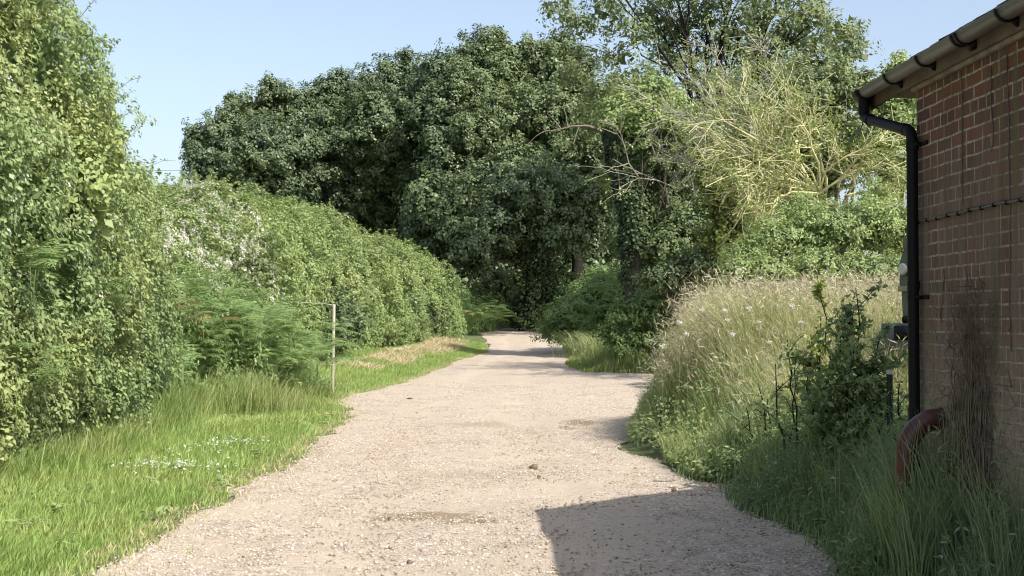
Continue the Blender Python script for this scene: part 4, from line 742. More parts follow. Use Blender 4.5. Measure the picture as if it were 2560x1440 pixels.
# ------------------------------------------------------------------ the sapling in shade and other plants
def leafy_plant(name, label, cat, base, stems, nleaf, L, mat, group=None, tipmat=None, W=.5, br=5):
    base = (base[0], base[1], float(ht(base[0], base[1]))); t = thing(name, label, cat, base, group); mb = MB(); pts = []; ds = []
    for (ex, ey, ez) in stems:
        Q = limb(mb, (base[0] + rng.uniform(-.08, .08), base[1] + rng.uniform(-.08, .08), base[2]), (ex, ey, ez), .014, .004, 5, .06, 9)
        for j in range(br):
            i = rng.integers(2, 8); d = unit(rdir(1)[0] + np.array([0, 0, .7])); E = Q[i] + d * rng.uniform(.15, .4); S = limb(mb, Q[i], E, .005, .002, 3, .15, 5)
            f = rng.random(nleaf // 2); pts.append(np.stack([np.interp(f, np.linspace(0, 1, 5), S[:, a]) for a in range(3)], -1)); ds.append(np.repeat(d[None], nleaf // 2, 0))
        f = .2 + .8 * rng.random(nleaf); pts.append(np.stack([np.interp(f, np.linspace(0, 1, 9), Q[:, a]) for a in range(3)], -1)); ds.append(np.repeat([[0, 0, 1.]], nleaf, 0))
    mb.build('stems', M['shadebark'], t, smooth=True, origin=base); pts = np.concatenate(pts); ds = np.concatenate(ds)
    V, F, var = tuft_leaves(pts, ds, .03, 2, L, W, out_=.3, up=.4, rnd=.8); np_mesh('leaves', V, F, mat, t, var, origin=base); return t
leafy_plant('sapling', 'dark willow-like sapling in the shade of the barn, in front of the meadow', 'sapling', (PX(2130, 10.3), 10.3),
    [(PX(2150, 10.3), 10.3, PZ(720, 10.3)), (PX(2110, 10.4), 10.4, PZ(800, 10.4)), (PX(2200, 10.3), 10.2, PZ(850, 10.2)), (PX(2060, 10.4), 10.5, PZ(900, 10.5)), (PX(2165, 10.2), 10.4, PZ(770, 10.4)), (PX(2100, 10.2), 10.0, PZ(930, 10.0)), (PX(2180, 10.3), 10.1, PZ(950, 10.3)), (PX(2230, 10.3), 10.3, PZ(920, 10.3)), (PX(2020, 10.3), 10.3, PZ(960, 10.3)), (PX(2130, 10.3), 10.35, PZ(830, 10.3)), (PX(2090, 10.3), 10.25, PZ(870, 10.3)), (PX(2150, 10.3), 10.25, PZ(900, 10.3)), (PX(2060, 10.3), 10.35, PZ(980, 10.3)), (PX(2190, 10.3), 10.35, PZ(900, 10.3))], 38, .058, M['weed'], br=9)
leafy_plant('tall_weed', 'upright weed with a bright yellow-green tip catching the sun, left of the dark sapling', 'plant', (PX(2055, 11.3), 11.3),
    [(PX(2052, 11.4), 11.4, PZ(690, 11.4)), (PX(2060, 11.3), 11.3, PZ(790, 11.3)), (PX(2040, 11.3), 11.3, PZ(850, 11.3))], 60, .06, M['yellowgreen'], br=3)
for (u, v, yy, lab) in ((1975, 850, 11.2, 'thin brown-stemmed weed left of the yellow-tipped weed'), (1640, 1010, 15.6, 'dark leafy weed leaning over the gravel at the corner of the meadow'), (1900, 960, 12.2, 'bushy weed in half shade at the front of the meadow'), (2290, 900, 9.2, 'thin leaning weed stems in front of the downpipe')):
    leafy_plant('tall_weed', lab, 'plant', (PX(u + 20, yy), yy), [(PX(u, yy), yy, PZ(v, yy)), (PX(u - 30, yy), yy, PZ(v + 60, yy)), (PX(u + 30, yy), yy + .1, PZ(v + 40, yy))], 20, .04, M['weed'], br=4, group='tall weeds in front of the meadow')

# ------------------------------------------------------------------ brick barn
WX, CY = 2.81, 8.0          # wall plane, far corner
EZ = 3.02; RX = 5.6; pitch = math.tan(R(31)); FXX = 8.39; Y0 = -4.0; VY = 8.72
def brick_material():
    m, n, out = node_mat('old red brick'); p = N(n, 'ShaderNodeBsdfPrincipled', Roughness=.9); p.inputs['Specular IOR Level'].default_value = .2
    g = N(n, 'ShaderNodeNewGeometry'); sp = N(n, 'ShaderNodeSeparateXYZ'); n.links.new(g.outputs['Position'], sp.inputs[0])
    nzw = N(n, 'ShaderNodeTexNoise', Scale=7.0, Detail=3.0); n.links.new(g.outputs['Position'], nzw.inputs['Vector'])
    add = N(n, 'ShaderNodeMath', operation='ADD'); n.links.new(sp.outputs[0], add.inputs[0]); n.links.new(sp.outputs[1], add.inputs[1])
    wob = N(n, 'ShaderNodeMath', operation='MULTIPLY_ADD'); n.links.new(nzw.outputs['Fac'], wob.inputs[0]); wob.inputs[1].default_value = .016; n.links.new(sp.outputs[2], wob.inputs[2])
    cb = N(n, 'ShaderNodeCombineXYZ'); n.links.new(add.outputs[0], cb.inputs[0]); n.links.new(wob.outputs[0], cb.inputs[1])
    bt = N(n, 'ShaderNodeTexBrick'); bt.offset = .5; bt.squash = .5; bt.squash_frequency = 3
    n.links.new(cb.outputs[0], bt.inputs['Vector']); bt.inputs['Scale'].default_value = 1; bt.inputs['Brick Width'].default_value = .225; bt.inputs['Row Height'].default_value = .075
    bt.inputs['Mortar Size'].default_value = .0075; bt.inputs['Mortar Smooth'].default_value = .3; bt.inputs['Bias'].default_value = -.1
    bt.inputs['Color1'].default_value = (.20, .080, .053, 1); bt.inputs['Color2'].default_value = (.095, .052, .04, 1); bt.inputs['Mortar'].default_value = (.50, .45, .39, 1)
    nb = N(n, 'ShaderNodeTexNoise', Scale=26.0, Detail=6.0, Roughness=.7); n.links.new(g.outputs['Position'], nb.inputs['Vector'])
    c = mixc(n, bt.outputs['Color'], (.12, .085, .07), ramp_out(n, nb.outputs['Fac'], .45, .75, .7))
    nm_ = N(n, 'ShaderNodeTexNoise', Scale=4.0, Detail=4.0, Roughness=.7); n.links.new(g.outputs['Position'], nm_.inputs['Vector'])
    fm_ = N(n, 'ShaderNodeMath', operation='MULTIPLY'); n.links.new(bt.outputs['Fac'], fm_.inputs[0]); n.links.new(ramp_out(n, nm_.outputs['Fac'], .45, .62, .6), fm_.inputs[1])
    c = mixc(n, c, (.12, .085, .07), fm_.outputs[0])
    # weathering that lies on the wall: pale lime bloom, algae and soot streaks running down
    st = N(n, 'ShaderNodeMapping'); st.inputs['Scale'].default_value = (6, 6, .45); n.links.new(g.outputs['Position'], st.inputs['Vector'])
    ns = N(n, 'ShaderNodeTexNoise', Scale=1.6, Detail=6.0, Roughness=.7); n.links.new(st.outputs[0], ns.inputs['Vector'])
    hz = N(n, 'ShaderNodeMapRange'); n.links.new(sp.outputs[2], hz.inputs[0]); hz.inputs[1].default_value = 2.75; hz.inputs[2].default_value = 2.2
    f1 = N(n, 'ShaderNodeMath', operation='MULTIPLY'); n.links.new(ramp_out(n, ns.outputs['Fac'],   .32, .62, .85), f1.inputs[0]); n.links.new(hz.outputs[0], f1.inputs[1])
    c = mixc(n, c, (.20, .165, .15), f1.outputs[0])
    ng = N(n, 'ShaderNodeTexNoise', Scale=2.3, Detail=3.0); n.links.new(st.outputs[0], ng.inputs['Vector'])
    c = mixc(n, c, (.13, .115, .06), ramp_out(n, ng.outputs['Fac'], .52, .66, .75))
    st2 = N(n, 'ShaderNodeMapping'); st2.inputs['Scale'].default_value = (30, 30, 1.2); n.links.new(g.outputs['Position'], st2.inputs['Vector'])
    nd = N(n, 'ShaderNodeTexNoise', Scale=1.3, Detail=5.0, Roughness=.7); n.links.new(st2.outputs[0], nd.inputs['Vector'])
    c = mixc(n, c, (.07, .06, .05), ramp_out(n, nd.outputs['Fac'], .52, .70, .7))
    lz = N(n, 'ShaderNodeMapRange'); n.links.new(sp.outputs[2], lz.inputs[0]); lz.inputs[1].default_value = 1.65; lz.inputs[2].default_value = 1.0
    f2 = N(n, 'ShaderNodeMath', operation='MULTIPLY'); n.links.new(ramp_out(n, nb.outputs['Fac'], .3, .6, .8), f2.inputs[0]); n.links.new(lz.outputs[0], f2.inputs[1])
    c = mixc(n, c, (.36, .32, .27), f2.outputs[0])
    n.links.new(c, p.inputs['Base Color'])
    hb = N(n, 'ShaderNodeMath', operation='MULTIPLY_ADD'); n.links.new(bt.outputs['Fac'], hb.inputs[0]); hb.inputs[1].default_value = -.6; n.links.new(nb.outputs['Fac'], hb.inputs[2])
    b = N(n, 'ShaderNodeBump', Strength=.8, Distance=.012); n.links.new(hb.outputs[0], b.inputs['Height']); n.links.new(b.outputs[0], p.inputs['Normal']); n.links.new(p.outputs[0], out.inputs[0]); return m
def ramp_out(n, src, a, b_, amt):
    r_ = ramp(n, [(a, (0, 0, 0)), (b_, (amt,) * 3)]); n.links.new(src, r_.inputs[0]); return r_.outputs[0]
M['brick'] = brick_material()
M['tile'] = plain('clay roof tiles', (.06, .042, .036), .85, .2, nscale=6, col2=(.05, .045, .04), bump=.4)
M['wood'] = plain('weathered fascia board', (.17, .125, .10), .8, .2, nscale=5, col2=(.09, .07, .06), bump=.2)
M['limefillet'] = plain('mortar fillet', (.30, .26, .22), .9, .2, nscale=9, col2=(.17, .14, .12), bump=.3)
M['gutter'] = plain('dirty grey plastic gutter', (.15, .14, .125), .42, .45, nscale=2, col2=(.085, .08, .072))
M['black'] = plain('black plastic', (.006, .006, .007), .55, .18, nscale=4, col2=(.009, .009, .009))
M['terracotta'] = plain('brown red drain pipe', (.11, .032, .026), .38, .45, nscale=10, col2=(.06, .025, .02))
M['cable'] = plain('grey cable', (.14, .12, .105), .6, .3, nscale=20, col2=(.09, .08, .07))
barn = thing('brick_barn', 'old low red-brick barn with tiled roof at the right edge of the view', 'barn', (WX, CY, 0))
bo = (WX, CY, 0)
top = EZ + (RX - WX) * pitch
mb = MB(); T_ = .23
V = [(WX, Y0, -.3), (FXX, Y0, -.3), (FXX, Y0, EZ), (RX, Y0, top), (WX, Y0, EZ), (WX, CY, -.3), (FXX, CY, -.3), (FXX, CY, EZ), (RX, CY, top), (WX, CY, EZ)]
mb.add(V, [(0, 5, 9, 4)]); mb.add(V, [(1, 2, 7, 6)]); mb.add(V, [(5, 6, 7, 9)]); mb.add(V, [(9, 7, 8)]); mb.add(V, [(1, 0, 4, 2)]); mb.add(V, [(2, 4, 3)])
mb.build('wall', M['brick'], barn, origin=bo)
# roof: two slopes of overlapping tile courses
EX = 2.665; e0 = EZ + .075
mb = MB()
def slope(xe, sgn):
    Lr = (RX - 2.665) / math.cos(R(31)); nrow = int(Lr / .115) + 1; ty = np.arange(Y0 - .1, VY - .02, .17)
    for r_ in range(nrow):
        s0 = r_ * .115; xA = xe + sgn * s0 * math.cos(R(31)); zA = e0 + s0 * math.sin(R(31)); xB = xA + sgn * .20 * math.cos(R(31)); zB = zA + .20 * math.sin(R(31)) - .014
        if sgn * (RX - xB) < 0: xB, zB = RX, e0 + (RX - 2.665) * pitch
        yy = ty + (r_ % 2) * .085; n_ = len(yy); jz = rng.normal(size=n_) * .004; tl = rng.normal(size=n_) * .003; th = .014; y1 = np.minimum(yy + .165, VY)
        P8 = []
        for (xx, zz) in ((xA, zA), (xB, zB)):
            for dz in (0, th):
                P8.append(np.stack([np.full(n_, xx) - sgn * abs(tl) * 0, yy, zz + dz + jz], -1)); P8.append(np.stack([np.full(n_, xx), y1, zz + dz + jz + tl], -1))
        A = np.stack(P8, 1).reshape(-1, 3); o = np.arange(n_)[:, None] * 8
        q = [(0, 1, 3, 2), (4, 6, 7, 5), (0, 2, 6, 4), (1, 5, 7, 3), (2, 3, 7, 6), (0, 4, 5, 1)]
        mb.add(A, np.concatenate([o + np.array([w_]) for w_ in q]))
slope(EX, 1); slope(2 * RX - EX, -1)
zr = e0 + (RX - 2.665) * pitch
mb.add([(EX + .01, Y0, e0 - .03), (EX + .01, VY - .03, e0 - .03), (RX, VY - .03, zr - .03), (RX, Y0, zr - .03)], [(0, 1, 2, 3)])
mb.add([(2 * RX - EX - .01, Y0, e0 - .03), (2 * RX - EX - .01, VY - .03, e0 - .03), (RX, VY - .03, zr - .03), (RX, Y0, zr - .03)], [(3, 2, 1, 0)])
rf = mb.build('roof', M['tile'], barn, origin=bo)
mb = MB(); mb.tube([(RX, y, zr + .02) for y in np.arange(Y0, VY + .01, .3)], .09, 10); mb.build('ridge_tiles', M['tile'], barn, smooth=True, origin=bo)
mb = MB(); mb.box(2.745, 2.77, Y0, VY - .02, EZ - .035, EZ + .125, .003)
for yj in (7.62, 6.9, 5.5): mb.box(2.7435, 2.746, yj, yj + .004, EZ - .03, EZ + .12)
mb.build('fascia', M['wood'], barn, origin=bo)
mb = MB()                       # bargeboards up the verge
for sgn, xe in ((1, EX + .02), (-1, 2 * RX - EX - .02)):
    for z0_, z1_ in ((-.17, -.035),):
        A = [(xe, VY - .045, e0 + z0_), (xe, VY - .02, e0 + z0_), (RX, VY - .02, zr + z0_), (RX, VY - .045, zr + z0_), (xe, VY - .045, e0 + z1_), (xe, VY - .02, e0 + z1_), (RX, VY - .02, zr + z1_), (RX, VY - .045, zr + z1_)]
        mb.add(A, [(0, 1, 2, 3), (4, 7, 6, 5), (0, 3, 7, 4), (1, 5, 6, 2), (0, 4, 5, 1)])
mb.build('bargeboard', M['wood'], barn, origin=bo)
mb = MB(); mb.box(2.772, 2.812, Y0, CY - .004, EZ - .055, EZ + .02, .006); mb.build('mortar_fillet', M['limefillet'], barn, origin=bo)
mb = MB(); mb.box(2.775, FXX, Y0 + .1, VY - .06, EZ + .0225, EZ + .035); mb.build('soffit', M['wood'], barn, origin=bo)
# gutter
GXc, GZc, gr = 2.687, 3.088, .056
def halfring(mb, cx, cz, r0, r1, y0, y1, a0=math.pi, a1=2 * math.pi, n_=14):
    a = np.linspace(a0, a1, n_); ring = []
    for y in (y0, y1):
        for r_ in (r0, r1): ring.append(np.stack([cx + r_ * np.cos(a), np.full(n_, y), cz + r_ * np.sin(a)], -1))
    V = np.concatenate(ring); i = np.arange(n_ - 1); F = []
    A0, A1, B0, B1 = 0, n_, 2 * n_, 3 * n_
    F += [np.stack([A1 + i, B1 + i, B1 + i + 1, A1 + i + 1], -1), np.stack([A0 + i, A0 + i + 1, B0 + i + 1, B0 + i], -1), np.stack([A0 + i, A1 + i, A1 + i + 1, A0 + i + 1], -1), np.stack([B0 + i, B0 + i + 1, B1 + i + 1, B1 + i], -1)]
    mb.add(V, np.concatenate(F)); mb.add(V, [(A0, B0, B1, A1), (A0 + n_ - 1, A1 + n_ - 1, B1 + n_ - 1, B0 + n_ - 1)])
mb = MB(); halfring(mb, GXc, GZc, gr - .004, gr, Y0, 8.70); halfring(mb, GXc, GZc, 0, gr - .0045, 8.694, 8.70)
mb.tube([(GXc - gr + .001, Y0, GZc), (GXc - gr + .001, 8.70, GZc)], .004, 5)
gut = mb.build('gutter', M['gutter'], barn, smooth=False, origin=bo)
bpy.context.view_layer.update()
def sub(mb, name, mat, par, smooth=False):
    o = mb.build(name, mat, None, smooth); o.data.transform(Matrix.Translation(-Vector(bo))); o.parent = par; return o
for y in (8.07, 7.50, 6.36, 5.7, 5.0, 4.2):
    mb = MB(); halfring(mb, GXc, GZc, gr + .001, gr + .007, y - .014, y + .014)
    V = [(GXc + .02, y - .014, GZc - .062), (2.744, y - .014, GZc - .085), (2.744, y - .014, GZc + .0), (GXc + .045, y - .014, GZc - .03)]
    V += [(a_, y + .014, c_) for (a_, _, c_) in V]; mb.add(V, [(0, 1, 2, 3), (7, 6, 5, 4), (0, 4, 5, 1), (3, 2, 6, 7), (1, 5, 6, 2), (0, 3, 7, 4)])
    sub(mb, 'gutter_bracket', M['black'], gut)
mb = MB(); y = 6.93; halfring(mb, GXc, GZc, gr + .001, gr + .008, y - .05, y - .02); halfring(mb, GXc, GZc, gr + .001, gr + .008, y + .0, y + .03)
halfring(mb, GXc, GZc, gr + .0005, gr + .004, y - .02, y); V = [(GXc + .02, y - .05, GZc - .062), (2.744, y - .05, GZc - .085), (2.744, y - .05, GZc), (GXc + .045, y - .05, GZc - .03)]
V += [(a_, y + .03, c_) for (a_, _, c_) in V]; mb.add(V, [(0, 1, 2, 3), (7, 6, 5, 4), (0, 4, 5, 1), (3, 2, 6, 7), (1, 5, 6, 2), (0, 3, 7, 4)])
sub(mb, 'gutter_joint', M['black'], gut)
mb = MB(); halfring(mb, GXc, GZc, gr + .001, gr + .009, 8.60, 8.715); halfring(mb, GXc, GZc, 0, gr + .009, 8.7155, 8.722); mb.tube([(GXc, 8.65, GZc - .05), (GXc, 8.65, GZc - .14)], .040, 14)
sub(mb, 'gutter_outlet', M['black'], gut, True)
# downpipe
def arc(P, rr, n_=5):
    """round the inner corners of a polyline"""
    P = [np.array(p, float) for p in P]; o = [P[0]]
    for a_, b_, c_ in zip(P, P[1:], P[2:]):
        u1, u2 = unit(a_ - b_), unit(c_ - b_); s_, e_ = b_ + u1 * rr, b_ + u2 * rr
        for t_ in np.linspace(0, 1, n_): o.append((1 - t_) ** 2 * s_ + 2 * t_ * (1 - t_) * b_ + t_ ** 2 * e_)
    o.append(P[-1]); return np.array(o)
PXp, PYp = 2.762, 7.94
mb = MB(); mb.tube(arc([(GXc, 8.65, 2.97), (GXc, 8.65, 2.905), (PXp - .003, PYp, 2.715), (PXp, PYp, .2)], .055), .034, 16)
for a_, b_ in (((GXc, 8.65, 2.975), (GXc, 8.65, 2.93)),): mb.tube([a_, b_], .039, 16)
d_ = unit(np.array([PXp, PYp, 2.715]) - np.array([GXc, 8.65, 2.905])); s_ = np.array([GXc, 8.65, 2.905])
mb.tube([s_ + d_ * .075, s_ + d_ * .105], .039, 16); L_ = np.linalg.norm(np.array([PXp, PYp, 2.715]) - s_); mb.tube([s_ + d_ * (L_ - .12), s_ + d_ * (L_ - .075)], .039, 16)
mb.tube([(PXp, PYp, 2.66), (PXp, PYp, 2.60)], .039, 16); mb.tube([(PXp, PYp, 1.80), (PXp, PYp, 1.74)], .0375, 16)
dp = mb.build('downpipe', M['black'], barn, smooth=True, origin=bo)
for z in (2.63, 1.70, .95):
    mb = MB(); mb.tube([(PXp, PYp, z - .012), (PXp, PYp, z + .012)], .0385, 14); mb.box(PXp - .01, WX + .0, PYp - .045, PYp - .028, z - .012, z + .012); mb.box(WX - .012, WX - .002, PYp - .14, PYp - .02, z - .012, z + .012)
    sub(mb, 'pipe_clip', M['black'], dp)
# drain elbow
ey = 7.62; mb = MB(); ez = .985
an = np.linspace(0, math.pi / 2, 9); PP = [(2.83, ey, ez), (2.80, ey, ez)] + [(2.80 - .20 * math.sin(a_), ey, ez - .21 * (1 - math.cos(a_))) for a_ in an[1:]] + [(2.598, ey, .55), (2.596, ey, .1)]
PP = np.array(PP); PP[:, 2] += 0; mb.tube(PP, .062, 18); mb.tube([(2.815, ey, ez), (2.79, ey, ez)], .066, 18); mb.tube([(2.6, ey, .72), (2.6, ey, .68)], .0655, 18)
mb.build('drain_elbow', M['terracotta'], barn, smooth=True, origin=bo)
# cable and clips
cy = np.arange(4.0, 8.0, .1); cz = 1.55 + (805 - 551) / 412.5 + .004 * np.sin(cy * 3) + .003 * np.sin(cy * 17) - (8 - cy) * .004
mb = MB(); mb.tube([(WX - .011, 8.0, cz[-1])] + [(WX - .011, a_, b_) for a_, b_ in zip(cy[::-1], cz[::-1])], .007, 6); cb_ = mb.build('cable', M['cable'], barn, smooth=True, origin=bo)
for y in np.arange(7.96, 5.0, -.165):
    z = float(np.interp(y, cy, cz)); mb = MB(); mb.box(WX - .024, WX - .002, y - .004, y + .004, z - .013, z + .008, .002); sub(mb, 'cable_clip', M['black'], cb_)
# dead climber on the wall
mb = MB()
for i in range(80):
    y = 7.12 + rng.normal() * .2; z = .25 + rng.random() * .3; n_ = 9; Hh = rng.uniform(.5, 1.35) * (1 - .5 * min(1, abs(y - 7.12) / .35)); zz = z + np.linspace(0, 1, n_) * Hh
    yy = y + np.cumsum(rng.normal(size=n_)) * .018; xx = WX - .012 - rng.random(n_) * .035; mb.tube(np.stack([xx, yy, zz], -1), np.linspace(.006, .0022, n_), 4, cap=False, var=rng.random())
for i in range(900):
    y = 7.12 + rng.normal() * .22; z = .4 + rng.random() ** 1.2 * 1.35; d = np.array([-.25, rng.normal(), rng.normal() * .8]); P0 = np.array([WX - .015, y, z]); P_ = P0 + np.linspace(0, 1, 4)[:, None] * unit(d) * rng.uniform(.04, .15); P_[:, 0] = np.minimum(P_[:, 0], WX - .004); mb.tube(P_, [.003, .0025, .002, .0015], 3, cap=False, var=rng.random())
for (y, z0_, z1_) in ((6.62, 1.4, 3.0), (7.25, 2.2, 3.0), (6.85, 2.45, 2.9), (6.4, .3, 1.6), (7.6, 1.55, 1.85), (6.3, 2.0, 2.9)):
    n_ = 14; zz = np.linspace(z0_, z1_, n_); mb.tube(np.stack([np.full(n_, WX - .006), y + np.cumsum(rng.normal(size=n_)) * .008, zz], -1), .0035, 4, cap=False, var=.1)
tag(mb.build('dead_climber', M['root'], origin=(WX, 7.12, .3)), 'tangle of dead brown climber stems clinging to the brick wall', 'climber')

# ------------------------------------------------------------------ posts
mb = MB(); px_, py_ = -2.68, 28.0; pz_ = float(ht(px_, py_)); mb.box(-.028, .028, -.025, .025, -.2, 1.93, .008); V0 = mb.v[0]; V0[:, 0] += .012 * V0[:, 2]
V0 += [px_, py_, pz_]
M['postwood'] = plain('pale weathered wood', (.46, .44, .36), .85, .2, nscale=12, col2=(.30, .29, .22), bump=.3)
post = thing('fence_post', 'slim pale wooden post standing in long grass at the left edge of the track', 'post', (px_, py_, pz_))
mb.build('post', M['postwood'], post, origin=(px_, py_, pz_))
mb = MB(); limb(mb, (px_ + .02, py_, pz_ + 1.9), (px_ - .72, py_ - .1, pz_ + 1.94), .010, .008, 5, .0); mb.build('top_rail', M['postwood'], post, origin=(px_, py_, pz_))
px_, py_ = PX(2235, 10.0) + .0, 10.0; pz_ = float(ht(px_, py_)); cp = thing('capped_post', 'short dark green tube post with a white cap behind the sapling', 'post', (px_, py_, pz_))
M['dkgreen'] = plain('dark green plastic', (.02, .035, .03), .5, .4, nscale=6, col2=(.03, .04, .03)); M['white'] = plain('white plastic', (.72, .70, .62), .5, .4, nscale=8, col2=(.6, .58, .5))
mb = MB(); mb.tube([(px_, py_, pz_), (px_, py_, PZ(937, 10))], .024, 12); mb.build('tube', M['dkgreen'], cp, smooth=True, origin=(px_, py_, pz_))
mb = MB(); mb.tube([(px_, py_, PZ(937, 10)), (px_, py_, PZ(926, 10))], .0255, 12); mb.build('cap', M['white'], cp, smooth=True, origin=(px_, py_, pz_))

# ------------------------------------------------------------------ half-hidden lorry
TY_ = 13.2; M['paint'] = plain('faded grey green paint', (.15, .175, .16), .5, .4, nscale=3, col2=(.11, .13, .12)); M['glass'] = plain('dark glass', (.03, .04, .045), .15, .5); M['lens'] = plain('lamp lens', (.62, .62, .58), .2, .6); M['rubber'] = plain('rubber', (.02, .02, .02), .8, .2, noise=.3); M['slate'] = plain('blue grey metal', (.16, .17, .185), .5, .4, nscale=5, col2=(.05, .06, .075))
tx = PX(2262, TY_); tz = float(ht(tx + 1, TY_)); lor = thing('lorry', 'old grey-green lorry mostly hidden behind the black downpipe and barn corner', 'lorry', (tx, TY_, tz), rz=R(-60)); lo = (tx, TY_, tz)
def xz(u, v): return (PX(u, TY_), PZ(v, TY_))
prof = [xz(2272, 792), xz(2268, 722), xz(2262, 716), xz(2263, 655), xz(2276, 622), xz(2290, 560)]; xr_ = tx + 2.2
mid = tx + 1.1; full = prof + [(2 * mid - x, z) for (x, z) in prof[::-1]]
n_ = len(full); V = [(x, TY_, z) for x, z in full] + [(x, TY_ + 1.9, z) for x, z in full]; F4 = [(i, (i + 1) % n_, n_ + (i + 1) % n_, n_ + i) for i in range(n_)]
mb = MB(); mb.add(V, F4)
for o_, rv in ((0, 0), (n_, 1)):
    for i in range(n_ // 2 - 1):
        q = (o_ + i, o_ + n_ - 1 - i, o_ + n_ - 2 - i, o_ + i + 1); mb.add(V, [q if not rv else q[::-1]])
mb.build('cab', M['paint'], lor, origin=lo)
mb = MB(); mb.box(tx + .0, tx + 2.2, TY_ - .03, TY_ + .02, PZ(728, TY_), PZ(714, TY_), .006); mb.build('trim_strip', M['palebark'], lor, origin=lo)
mb = MB(); mb.add([(tx + .35, TY_ - .01, PZ(640, TY_)), (tx + 1.85, TY_ - .01, PZ(640, TY_)), (tx + 1.8, TY_ - .01, PZ(570, TY_)), (tx + .4, TY_ - .01, PZ(570, TY_))], [(0, 1, 2, 3)]); mb.build('windscreen', M['glass'], lor, origin=lo)
for sx in (tx + .085, tx + 2.115):
    mb = MB(); zc_ = PZ(672, TY_); mb.tube([(sx, TY_ - .05, zc_), (sx, TY_ + .02, zc_)], [.062, .068], 18); hl = mb.build('headlight', M['paint'], lor, smooth=True, origin=lo)
    mb = MB(); mb.tube([(sx - .0, TY_ - .065, zc_), (sx, TY_ - .05, zc_)], [.045, .06], 18); o = mb.build('lens', M['lens'], None, smooth=True); o.data.transform(Matrix.Translation(-Vector(lo))); o.parent = hl
mb = MB(); mb.box(tx - .10, tx + 2.3, TY_ - .17, TY_ - .13, PZ(878, TY_), PZ(808, TY_), .012); mb.box(tx - .10, tx - .07, TY_ - .13, TY_ + .0, PZ(878, TY_), PZ(808, TY_), .008); mb.box(tx + 2.27, tx + 2.3, TY_ - .13, TY_ + .0, PZ(878, TY_), PZ(808, TY_), .008)
mb.build('bumper', M['slate'], lor, origin=lo)
mb = MB(); mb.box(tx + .08, tx + .3, TY_ - .176, TY_ - .1685, PZ(850, TY_), PZ(815, TY_)); mb.build('bumper_shade_plate', M['black'], lor, origin=lo)  # flat black plate paints the shade of an opening in the bumper
mb = MB(); mb.box(tx + .3, tx + 1.9, TY_ + .01, TY_ + 6.0, tz + .85, PZ(797, TY_), .02); mb.build('chassis', M['black'], lor, origin=lo)
mb = MB(); mb.box(tx + .0, tx + 2.25, TY_ + 2.1, TY_ + 6.2, PZ(800, TY_) + .02, PZ(690, TY_), .02); mb.build('load_bed', M['paint'], lor, origin=lo)
mb = MB(); mb.tube([(tx + .12, TY_ - .07, PZ(799, TY_)), (tx + 2.08, TY_ - .07, PZ(799, TY_))], .04, 12); mb.build('roller', M['rubber'], lor, smooth=True, origin=lo)
for (wx_, wy_) in ((tx + .3, TY_ + .9), (tx + 1.9, TY_ + .9), (tx + .3, TY_ + 5), (tx + 1.9, TY_ + 5)):
    mb = MB(); wz = tz + .55; mb.tube([(wx_ - .13, wy_, wz), (wx_ - .11, wy_, wz), (wx_ + .11, wy_, wz), (wx_ + .13, wy_, wz)], [.52, .58, .58, .52], 24); wh = mb.build('wheel', M['rubber'], lor, smooth=True, origin=lo)
    mb = MB(); mb.tube([(wx_ - .14, wy_, wz), (wx_ + .14, wy_, wz)], .22, 16); o = mb.build('rim', M['paint'], None, smooth=True); o.data.transform(Matrix.Translation(-Vector(lo))); o.parent = wh
mb = MB(); mb.tube([(tx + .1, TY_ + .1, PZ(625, TY_)), (tx + .14, TY_ - .02, PZ(600, TY_))], .008, 6); mb.box(tx + .08, tx + .18, TY_ - .04, TY_ - .02, PZ(618, TY_), PZ(592, TY_), .005); mb.build('mirror', M['paint'], lor, origin=lo)

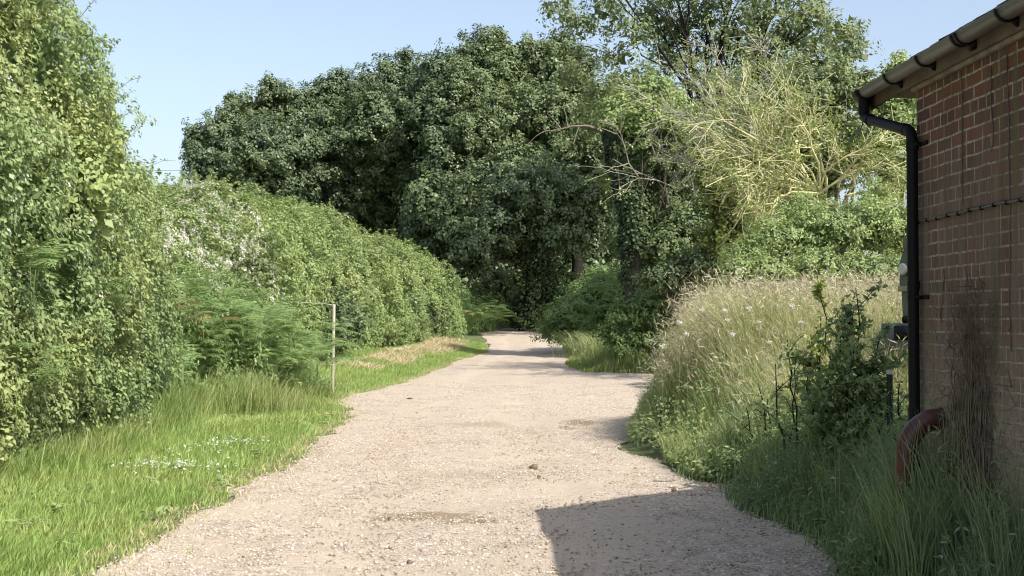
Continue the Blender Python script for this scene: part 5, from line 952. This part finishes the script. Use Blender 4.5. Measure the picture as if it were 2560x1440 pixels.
# ------------------------------------------------------------------ single stones, twigs, wire
M['stone'] = plain('brown flint', (.20, .15, .10), .7, .3, nscale=20, col2=(.10, .075, .05)); M['palestone'] = plain('white chalk lump', (.78, .75, .70), .8, .2, nscale=20, col2=(.6, .57, .52))
def rock(u, v, w_, label, mat, hgt=.6):
    Yc = CAMZ / ((v - 805) / 3300) if v > 960 else float(np.interp(v, [820, 851, 885, 907, 925, 960], [75, 62, 52, 45, 40.5, 33])); x = PX(u, Yc); s_ = 3300 / Yc; r_ = w_ / s_ / 2
    import bmesh
    bm = bmesh.new(); bmesh.ops.create_icosphere(bm, subdivisions=2, radius=1)
    for vv in bm.verts:
        f = 1 + .22 * math.sin(vv.co.x * 3 + u) + .18 * math.cos(vv.co.y * 4 + v) + .1 * math.sin(vv.co.z * 5); vv.co = Vector((vv.co.x * r_ * f, vv.co.y * r_ * .8 * f, vv.co.z * r_ * hgt * f))
    me = bpy.data.meshes.new('stone'); bm.to_mesh(me); bm.free(); o = link('stone', me, mat); o.location = (x, Yc, float(ztrack(x, Yc)) + r_ * hgt * .45); tag(o, label, 'stone')
rock(1333, 1175, 24, 'largest brown stone lying alone in the middle of the track', M['stone'])
rock(1348, 1202, 10, 'small upright brown chip just below the largest brown stone', M['stone'], 1.1)
rock(1027, 1400, 16, 'brown pointed stone near the bottom edge of the view on the track', M['stone'], .9)
rock(975, 1289, 10, 'small dark stone beside the long damp streak', M['stone'], .8)
rock(1025, 995, 18, 'flat dark stone near the left grass edge by the pale post', M['stone'], .3)
rock(1685, 1232, 14, 'dark stone on the edge of the barn shadow', M['stone'], .8)
rock(1502, 926, 26, 'white chalk lump lying at the grass edge on the right of the track', M['palestone'], .6)
mb = MB(); Yw = 95; xs = np.linspace(-60, 40, 40); mb.tube([(x, Yw, PZ(432, Yw) + (x + 22) * .012 + ((x + 5) / 50) ** 2 * .6) for x in xs], .012, 5)
tag(mb.build('overhead_wire', M['black'], origin=(-22, Yw, 12)), 'thin overhead wire crossing the sky left of the oaks', 'wire')
